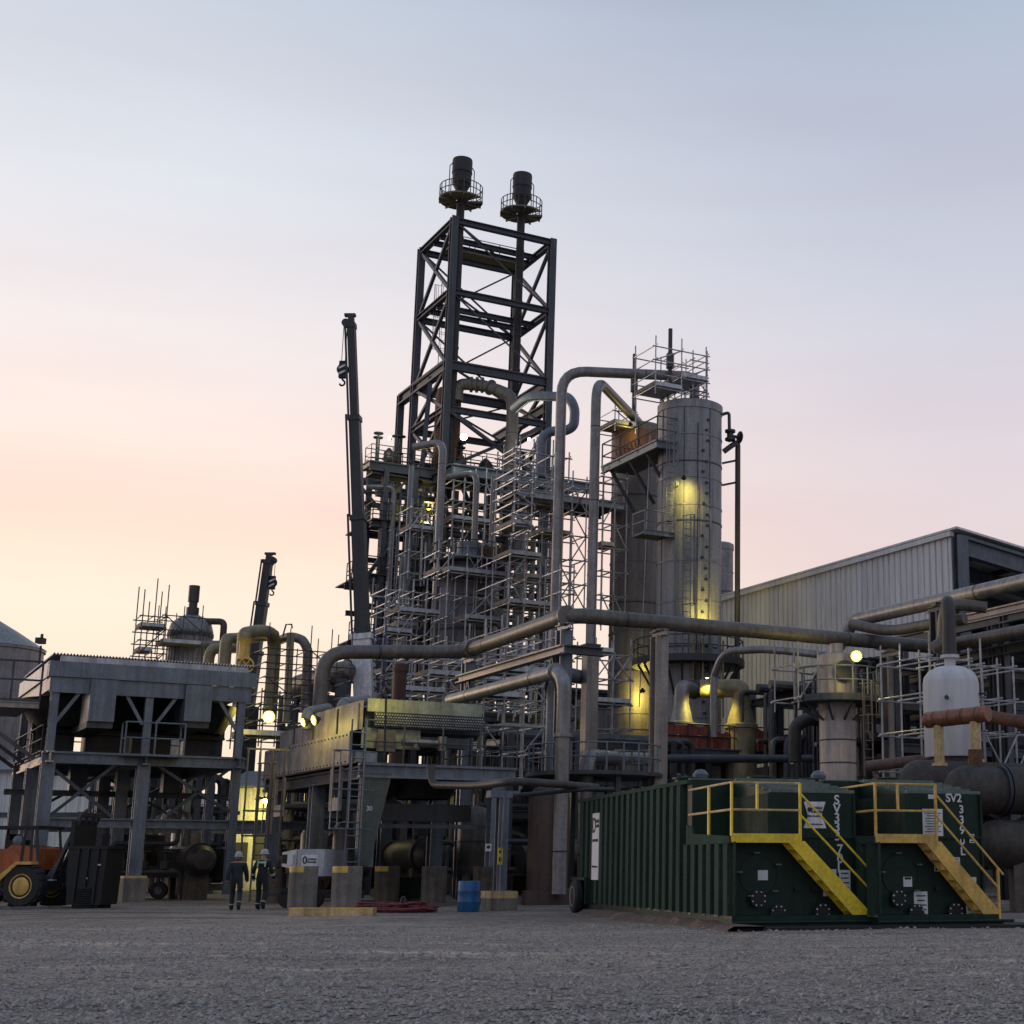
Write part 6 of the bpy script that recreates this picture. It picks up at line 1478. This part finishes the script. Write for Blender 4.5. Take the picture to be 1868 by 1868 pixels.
def proto_exch():
    t = thing('shell_exchanger', 'horizontal shell exchanger on saddles in the shadows beneath the plant', 'heat exchanger', (0, 0, 0), 'horizontal exchangers in the shadows')
    MB().lathe((-2.2, 0, 1.4), [(.02, 0), (.35, .05), (.5, .3), (.5, 4.0), (.02, 4.1)], 22, V((1, 0, 0))).build('shell', insul_dk, t)
    MB().lathe((-1.6, 0, 1.4), [(.58, 0), (.58, .12)], 22, V((1, 0, 0))).build('flange', steel_dk, t)
    for x in (-1.2, 1.2): MB().box((x, 0, .5), (.3, .8, 1.0)).build('saddle', conc_dk, t)
    MB().tube([(.8, 0, 1.8), (.8, 0, 3.0), (1.6, .4, 3.2)], .14, 10, .3).build('nozzle_pipe', insul, t)
    return t
protos = [proto_pump(), proto_drum(), proto_manifold(), proto_exch()]
eq = random.Random(77); used = [False] * 4
spots = []
while len(spots) < 92:
    px = eq.uniform(110, 1330); Y = eq.uniform(64, 94)
    if px < 470 and Y < 74 and px < 250: Y += 10
    if 375 < px < 560 or px < 205: continue
    q = zcol(P(px, 1600, Y))
    if all((q - s_).length > 2.5 for s_ in spots): spots.append(q)
for q in spots:
    i = eq.choice((0, 1, 2, 2, 3, 3, 1)); o = protos[i]
    if used[i]: o = copy_tree(o)
    used[i] = True
    o.location = q; o.rotation_euler = (0, 0, YAW + eq.choice((0, 1.571, .3, 3.14))); s_ = eq.uniform(.85, 1.35); o.scale = (s_, s_, s_)
# generator
g = P(545, 1606, 52); g = zcol(g)
t_ = thing('generator', 'white generator trailer with black lettered sign behind the round pedestals', 'generator', g)
gy = R_(-34); GX = V((math.cos(R_(-8)), math.sin(R_(-8)), 0)); GX2 = V((math.cos(R_(24)), math.sin(R_(24)), 0)); XG = (GX, V((-GX.y, GX.x, 0)), Z)
z0_, z1_ = ZY(1604, 52), ZY(1549, 52); w1, d1 = 1.05, 2.0
gc = zcol(P(541, 1580, 52))
def qg(x, y, z): return gc + XG[0] * x + XG[1] * y + Z * z
MB().span(qg(-.0, 0, z0_ + .1), qg(.95, d1, z1_), XG).build('housing', white_dirty, t_)
MB().prism([qg(-.78, .55, z0_ + .42), qg(-.02, .0, z0_ + .32), qg(-.02, .0, z1_), qg(-.78, .55, z1_ - .1)], XG[1] * 1.4).build('end_housing', white_dirty, t_)
MB().box(qg(-.55, .36, (z0_ + z1_) / 2 + .17), (.26, .05, .3), XG).build('vent', black_m, t_); MB().box(qg(-.28, .15, (z0_ + z1_) / 2 + .15), (.24, .05, .34), XG).build('control_door', paper, t_)
s_ = MB().box(qg(.45, -.012, (z0_ + z1_) / 2 + .12), (.56, .02, .36), XG).build('sign', paper, t_)
text(s_, '0', qg(.29, -.028, (z0_ + z1_) / 2 + .12), XG[0], Z, .34, ink); text(s_, 'United\nRentals', qg(.54, -.028, (z0_ + z1_) / 2 + .12), XG[0], Z, .11, ink)
for x in (-.3, .6): MB().lathe(qg(x, .2, .34), [(.1, -.1), (.34, -.1), (.34, .1), (.1, .1)], 18, XG[1]).build('wheel', black, t_)
MB().bar(qg(-1.2, .4, .45), qg(.2, .4, .45), .1).build('drawbar', steel_dk, t_); MB().box(qg(.2, .9, .5), (1.5, 1.6, .12), XG).build('chassis', steel_dk, t_)

# ================================================================== FORKLIFT, BIN, COIL
fo = G(40, 1657)
FX = V((.99, -.12, 0)).normalized(); FY = V((.12, .99, 0)).normalized(); XF = (FX, FY, Z)
t_ = thing('forklift', 'orange rough terrain forklift with dark canopy and tilted mast at the left edge', 'forklift', fo)
def qf(x, y, z): return fo + FX * x + FY * y + Z * z
s1 = fo.y / 2750
R1 = 38 * s1
for (x, y, rr_) in ((0, -.0, R1), (-2.5, 0, R1 * .9), (0, 1.9, R1), (-2.5, 1.9, R1 * .9)):
    wc = qf(x, y, rr_)
    w_ = MB().lathe(wc - FY * .22, [(rr_ * .55, 0), (rr_ * .88, -.01), (rr_, .1), (rr_, .36), (rr_ * .88, .46), (rr_ * .55, .45)], 30, FY).build('wheel', black, t_)
    tr = MB()
    for k in range(18): a = 6.283 * k / 18; d = FX * math.cos(a) + Z * math.sin(a); tr.box(wc + d * rr_, (.1, .44, .05), (d.cross(FY), FY, d))
    tr.build('tread', black, w_)
    MB().lathe(wc - FY * .2, [(rr_ * .2, -.06), (rr_ * .3, -.06), (rr_ * .46, .0), (rr_ * .56, -.05), (rr_ * .58, .1)], 26, FY).build('rim', yel_or, w_)
    MB().lathe(wc - FY * .24, [(.02, 0), (rr_ * .22, .0), (rr_ * .26, .1)], 14, FY).build('hub', steel_dk, w_)
MB().span(qf(-3.4, .25, .55), qf(.4, 1.65, 1.1), XF).build('chassis', steel_dk, t_)
MB().prism([qf(-3.6, .2, 1.1), qf(-.5, .2, 1.1), qf(.3, .2, 1.25), qf(.3, .2, 1.95), qf(-.35, .2, 2.08), qf(-.75, .2, 2.08), qf(-.9, .2, 1.95), qf(-3.6, .2, 2.0)], FY * 1.5).build('engine_hood', orange, t_)
MB().prism([qf(-.95, -.28, .8), qf(-.85, -.28, .8), qf(-.18, -.28, 1.43), qf(.32, -.28, 1.43), qf(.32, -.28, 1.53), qf(-.22, -.28, 1.53), qf(-.95, -.28, .95)], FY * .5).build('fender', yel_or, t_)
MB().span(qf(-1.9, .15, 2.62), qf(.22, 1.7, 2.72), XF).build('canopy', black_m, t_)
for (x0, x1, y) in ((-.28, -.34, .2), (.12, .3, .2), (-.05, .02, .2), (-1.8, -1.8, .2), (-1.8, -1.8, 1.6), (.12, .3, 1.6)): MB().bar(qf(x0, y, 2.65), qf(x1, y, 1.4), .09).build('canopy_post', steel_dk, t_)
MB().box(qf(-.9, .9, 1.9), (.6, .7, .7), XF).box(qf(-1.15, .9, 2.15), (.15, .6, .6), XF).build('seat', black, t_)
MB().lathe(qf(-.55, .3, 2.22), [(.0, 0), (.16, .02), (.18, .08), (.1, .12)], 12, -FY).build('mirror', galv, t_)
mk = []
for y in (.35, .75, 1.15, 1.5):
    MB().bar(qf(.72, y, .9), qf(1.62, y, 3.15), .1, .16, up=FY).build('mast_rail', steel_dk if y != .35 else galv_dk, t_)
for f in (.03, .5, .97): MB().bar(qf(.72 + .9 * f, .3, .9 + 2.25 * f), qf(.72 + .9 * f, 1.55, .9 + 2.25 * f), .12, .14).build('mast_crossbar', steel_dk, t_)
MB().bar(qf(.5, .5, 1.0), qf(1.0, .5, 1.7), .1).build('tilt_cylinder', galv, t_)
MB().box(qf(.62, .3, .92), (.55, .25, .05), XF).build('step', alu, t_)
MB().span(qf(1.35, .2, .7), qf(1.5, 1.6, 2.9), XF).build('carriage', black_m, t_)
bo = fo + FX * 1.65
t_ = thing('steel_bin', 'big dull black steel bin standing in front of the forklift mast', 'bin', bo)
def qb(x, y, z): return bo + FX * x + FY * y + Z * z
MB().prism([qb(-.1, 0, .12), qb(1.1, 0, .12), qb(1.2, 0, 2.0), qb(-.2, 0, 2.0)], FY * 1.1).build('body', black_m, t_)
MB().span(qb(-.24, -.04, 1.94), qb(1.24, 1.14, 2.04), XF).build('rim', black_m, t_)
for x in (.15, .5, .85): MB().bar(qb(x, -.03, .2), qb(x + .05, -.03, 1.95), .08, .06, up=FY).build('rib', black_m, t_)
MB().box(qb(.95, -.04, 1.42), (.16, .02, .05), XF).build('tag', white, t_); MB().box(qb(.55, -.04, .98), (.1, .02, .04), XF).build('tag', white, t_)
for x in (.2, .8): MB().span(qb(x - .15, .1, 0), qb(x + .15, 1.0, .12), XF).build('fork_pocket', black_m, t_)
co = G(158, 1657)
t_ = thing('ribbed_duct', 'stub of black ribbed duct standing on the gravel by the steel bin', 'duct', co)
pr_ = []
for k in range(9): pr_ += [(.34, .02 + k * .075), (.40, .04 + k * .075), (.40, .06 + k * .075), (.34, .08 + k * .075)]
MB().lathe(co, pr_ + [(.28, .68), (.28, .05)], 28).build('shell', black, t_)
t_ = thing('timber_batten', 'pale batten lying on the gravel in front of the forklift wheel', 'batten', G(30, 1660))
MB().bar(G(-40, 1661) + Z * .05, G(112, 1657) + Z * .05, .12, .08).build('batten', conc, t_)

# ================================================================== PEOPLE
def person(label, foot, h, face, suit, stance, hv=False, bulk=1.0):
    """skinned figure seen from behind; face = heading angle, stance = stride"""
    t = thing('person', label, 'person', foot)
    fx = V((math.cos(face), math.sin(face), 0)); rt = V((fx.y, -fx.x, 0)); s = h / 1.78
    def J(r_, f_, z_): return (rt * r_ + fx * f_ + Z * z_) * s
    st = stance
    js = [J(0, 0, .98), J(0, .0, 1.12), J(0, .02, 1.3), J(0, .03, 1.45), J(0, .04, 1.53), J(0, .06, 1.60), J(0, .07, 1.69),
          J(-.1, 0, .93), J(-.12, .06 + st * .12, .52), J(-.13, st * .22, .1), J(-.13, st * .22 + .14, .05),
          J(.1, 0, .93), J(.12, .08 - st * .06, .52), J(.13, -st * .32, .16 if st else .1), J(.13, -st * .32 + .12, .05),
          J(-.19, .02, 1.43), J(-.27, -.03 - st * .05, 1.17), J(-.28, .06 - st * .1, .95), J(-.28, .1 - st * .1, .87),
          J(.19, .02, 1.43), J(.27, .0 + st * .08, 1.17), J(.29, .14 + st * .12, .96), J(.29, .18 + st * .12, .88)]
    ed = [(0, 1), (1, 2), (2, 3), (3, 4), (4, 5), (5, 6), (0, 7), (7, 8), (8, 9), (9, 10), (0, 11), (11, 12), (12, 13), (13, 14), (3, 15), (15, 16), (16, 17), (17, 18), (3, 19), (19, 20), (20, 21), (21, 22)]
    rd = [.155, .15, .165, .15, .065, .085, .085, .105, .085, .075, .05, .105, .085, .075, .05, .085, .068, .055, .042, .085, .068, .055, .042]
    rd = [r * (bulk if i < 4 or i > 14 else 1) for i, r in enumerate(rd)]
    me = bpy.data.meshes.new('person_body'); me.from_pydata(js, ed, []); o = bpy.data.objects.new('body', me); COL.objects.link(o)
    sk = o.modifiers.new('skin', 'SKIN'); sk.use_smooth_shade = True
    for i, v in enumerate(me.skin_vertices[0].data): v.radius = (rd[i] * s, rd[i] * s * (.8 if i < 4 else 1)); v.use_root = (i == 0)
    ss = o.modifiers.new('sub', 'SUBSURF'); ss.levels = 2; ss.render_levels = 2
    bpy.context.view_layer.update()
    nm = bpy.data.meshes.new_from_object(o.evaluated_get(bpy.context.evaluated_depsgraph_get()))
    bpy.data.objects.remove(o); nm.name = 'body'
    nm.materials.clear(); nm.materials.append(suit); nm.materials.append(skin_m); nm.materials.append(black)
    for p_ in nm.polygons:
        c = p_.center / s; p_.use_smooth = True
        p_.material_index = 1 if c.z > 1.5 or (c.z < .93 and abs(c.dot(rt)) > .235) else (2 if c.z < .12 else 0)
    ob = bpy.data.objects.new('body', nm); COL.objects.link(ob); ob.parent = t; ob['o'] = list(V(foot))
    F = V(foot); hc = F + J(0, .075, 1.70)
    MB().lathe(hc, [(.15 * s, -.03), (.16 * s, -.02), (.118 * s, .0), (.115 * s, .06), (.09 * s, .115), (.045 * s, .14), (.005, .145)], 22).build('hard_hat', white_dirty, t)
    MB().prism([hc + rt * .1 * s + fx * .1 * s, hc - rt * .1 * s + fx * .1 * s, hc - rt * .07 * s + fx * .2 * s - Z * .015, hc + rt * .07 * s + fx * .2 * s - Z * .015], Z * .012).build('hat_brim', white_dirty, t)
    for sg in (-1, 1): MB().lathe(F + J(sg * .085, .07, 1.635), [(.005, 0), (.022, .01), (.015, .03)], 8, rt * sg).build('ear', skin_m, t)
    MB().lathe(F + J(0, .15, 1.63), [(.02, 0), (.012, .03), (.004, .04)], 8, fx).build('nose', skin_m, t)
    if hv:
        MB().lathe(F + J(0, .03, 1.40), [(.18 * s, 0), (.165 * s, .06)], 20).build('reflective_band', hivis, t)
        for sg in (-1, 1):
            MB().bar(F + J(sg * .11, -.1, 1.48), F + J(sg * .12, -.125, 1.3), .05, .02, up=fx).build('reflective_strap', hivis, t)
            a_, b_ = (js[16], js[17]) if sg < 0 else (js[20], js[21]); q = F + V(a_).lerp(V(b_), .55); MB().lathe(q, [(.072 * s, 0), (.07 * s, .06)], 12, (V(a_) - V(b_)).normalized()).build('reflective_cuff', hivis, t)
    for i in ((9, 8), (13, 12)):
        a_, b_ = V(js[i[0]]), V(js[i[1]]); q = F + a_.lerp(b_, .22); MB().lathe(q, [(.088 * s, 0), (.086 * s, .03)], 12, (b_ - a_).normalized()).build('reflective_anklet', hivis, t)
    return t
person('worker in dark jacket and white hard hat walking away, left of the pair', G(428, 1662), 1.77, R_(104), cloth_dk, 1.25, False, 1.22)
person('worker in navy coverall with reflective shoulder bands and white hard hat, right of the pair', G(474, 1661), 1.86, R_(84), cloth_nv, .45, True)
# caged ladder at the right end of the left cooler
cg = P(468, 1640, 57)
t_ = thing('caged_ladder', 'rusty tan caged ladder between the two coolers', 'ladder', zcol(cg))
ladder(t_, zcol(cg, .1), zcol(cg, ZY(1372, 57)), insul, .5, B, .4, True, -A, .035)
for u in (-.75, -.3, .15, .6): MB().tube([zcol(cg, 1.6) + B * u - A * .3, zcol(cg, ZY(1368, 57)) + B * u - A * .3], .04, 6).build('guard_bar', insul, t_)
for py in (1368, 1480, 1525): MB().bar(zcol(cg, ZY(py, 57)) - B * .8 - A * .3, zcol(cg, ZY(py, 57)) + B * .75 - A * .3, .07).build('hoop_bar', insul, t_)
# dark flatbed wheels and low machine under the left cooler
q = zcol(P(290, 1600, 66))
t_ = thing('truck', 'dark truck with small pale wheel hubs parked under the tall left cooler', 'truck', q)
MB().box(q + V((0, 1, 1.15)), (5.5, 2.2, .5)).box(q + V((-1.6, 1, 2.0)), (1.9, 2.1, 1.4)).box(q + V((1.2, 1, 1.7)), (2.8, 1.6, .8)).build('body', black_m, t_)
for x in (-1.2, .0, 1.6):
    w_ = MB().lathe(q + V((x, .1, .38)), [(.15, -.1), (.36, -.1), (.38, 0), (.36, .1), (.15, .1)], 20, V((0, 1, 0))).build('wheel', black, t_); MB().lathe(q + V((x, .0, .38)), [(.05, -.04), (.1, 0), (.16, -.02), (.18, .03)], 16, V((0, 1, 0))).build('rim', galv, w_)

# ================================================================== LIT LAMPS
lg = 'lit floodlights on the plant'
cam_dir = V((0, -1, -.15))
lamp('dazzling yellow floodlight between the two coolers', P(490, 1308, 70), (-.1, -1, -.2), 260, .27, group=lg)
lamp('bright yellow floodlight beside the short pinkish column', P(1562, 1197, 61.5), (-.2, -1, -.25), 110, .22, group=lg)
lamp('dark-backed lamp lighting the middle of the stout column', P(1247, 872, 84.3), (-.1, .9, -.45), 300, .15, group=lg, spot=105)
lamp('lamp glowing just above the brown pipe on the stout column', P(1302, 1140, 84.6), (-.15, .75, .5), 420, .14, group=lg, spot=95)
lamp('hidden lamp beneath the ring platform of the stout column', P(1290, 1236, 81.2), (0, .2, -1), 800, .14, group=lg, spot=120)
lamp('greenish white floodlight on the reactor deck', P(846, 797, 100), (0, -1, -.1), 220, .24, glow_w, (.9, 1, .7), lg)
lamp('small white floodlight at the left corner of the reactor deck', P(710, 799, 103), (-.5, -1, 0), 90, .14, glow_w, (1, 1, .8), lg)
lamp('small white floodlight at the right end of the reactor deck', P(965, 801, 103), (0, -1, 0), 90, .1, glow_w, (1, 1, .8), lg)
lamp('left of two yellow floodlights on the rear of the low cooler', P(553, 1318, 56.5), (-.75, -.55, -.3), 45, .17, group=lg)
lamp('right of two yellow floodlights on the rear of the low cooler', P(572, 1314, 55.5), (-.75, -.6, -.3), 45, .19, group=lg)
q_ = qC(u0 - .1, -1.6, zt + .15)
lamp('dark-backed lamp on a thin pole at the corner of the honeycomb cooler', q_, (B * .55 + A * .75 - Z * .45).normalized(), 75, .13, group=lg, spot=140, bracket=zcol(q_, zd + .3) - A * .0)
lamp('lamp flooding the far building between the two coolers', P(487, 1462, 97.5), (0, -.6, -.6), 1300, .3, group=lg)
lamp('lamp flooding the small hut behind the pedestals', P(760, 1510, 93.5), (0, -.3, -1), 420, .2, group=lg)
lamp('lamp low on the slimmer column, behind the railings', P(1172, 1262, 92.2), (0, .5, -.6), 260, .16, group=lg)
lamp('small lamp on the head of the slimmer column', P(1150, 775, 91.8), (0, .6, -.3), 35, .12, group=lg)
lamp('lamp inside the reactor tower, behind the vertical pipes', P(782, 930, 106), (0, -.2, -1), 260, .16, group=lg)
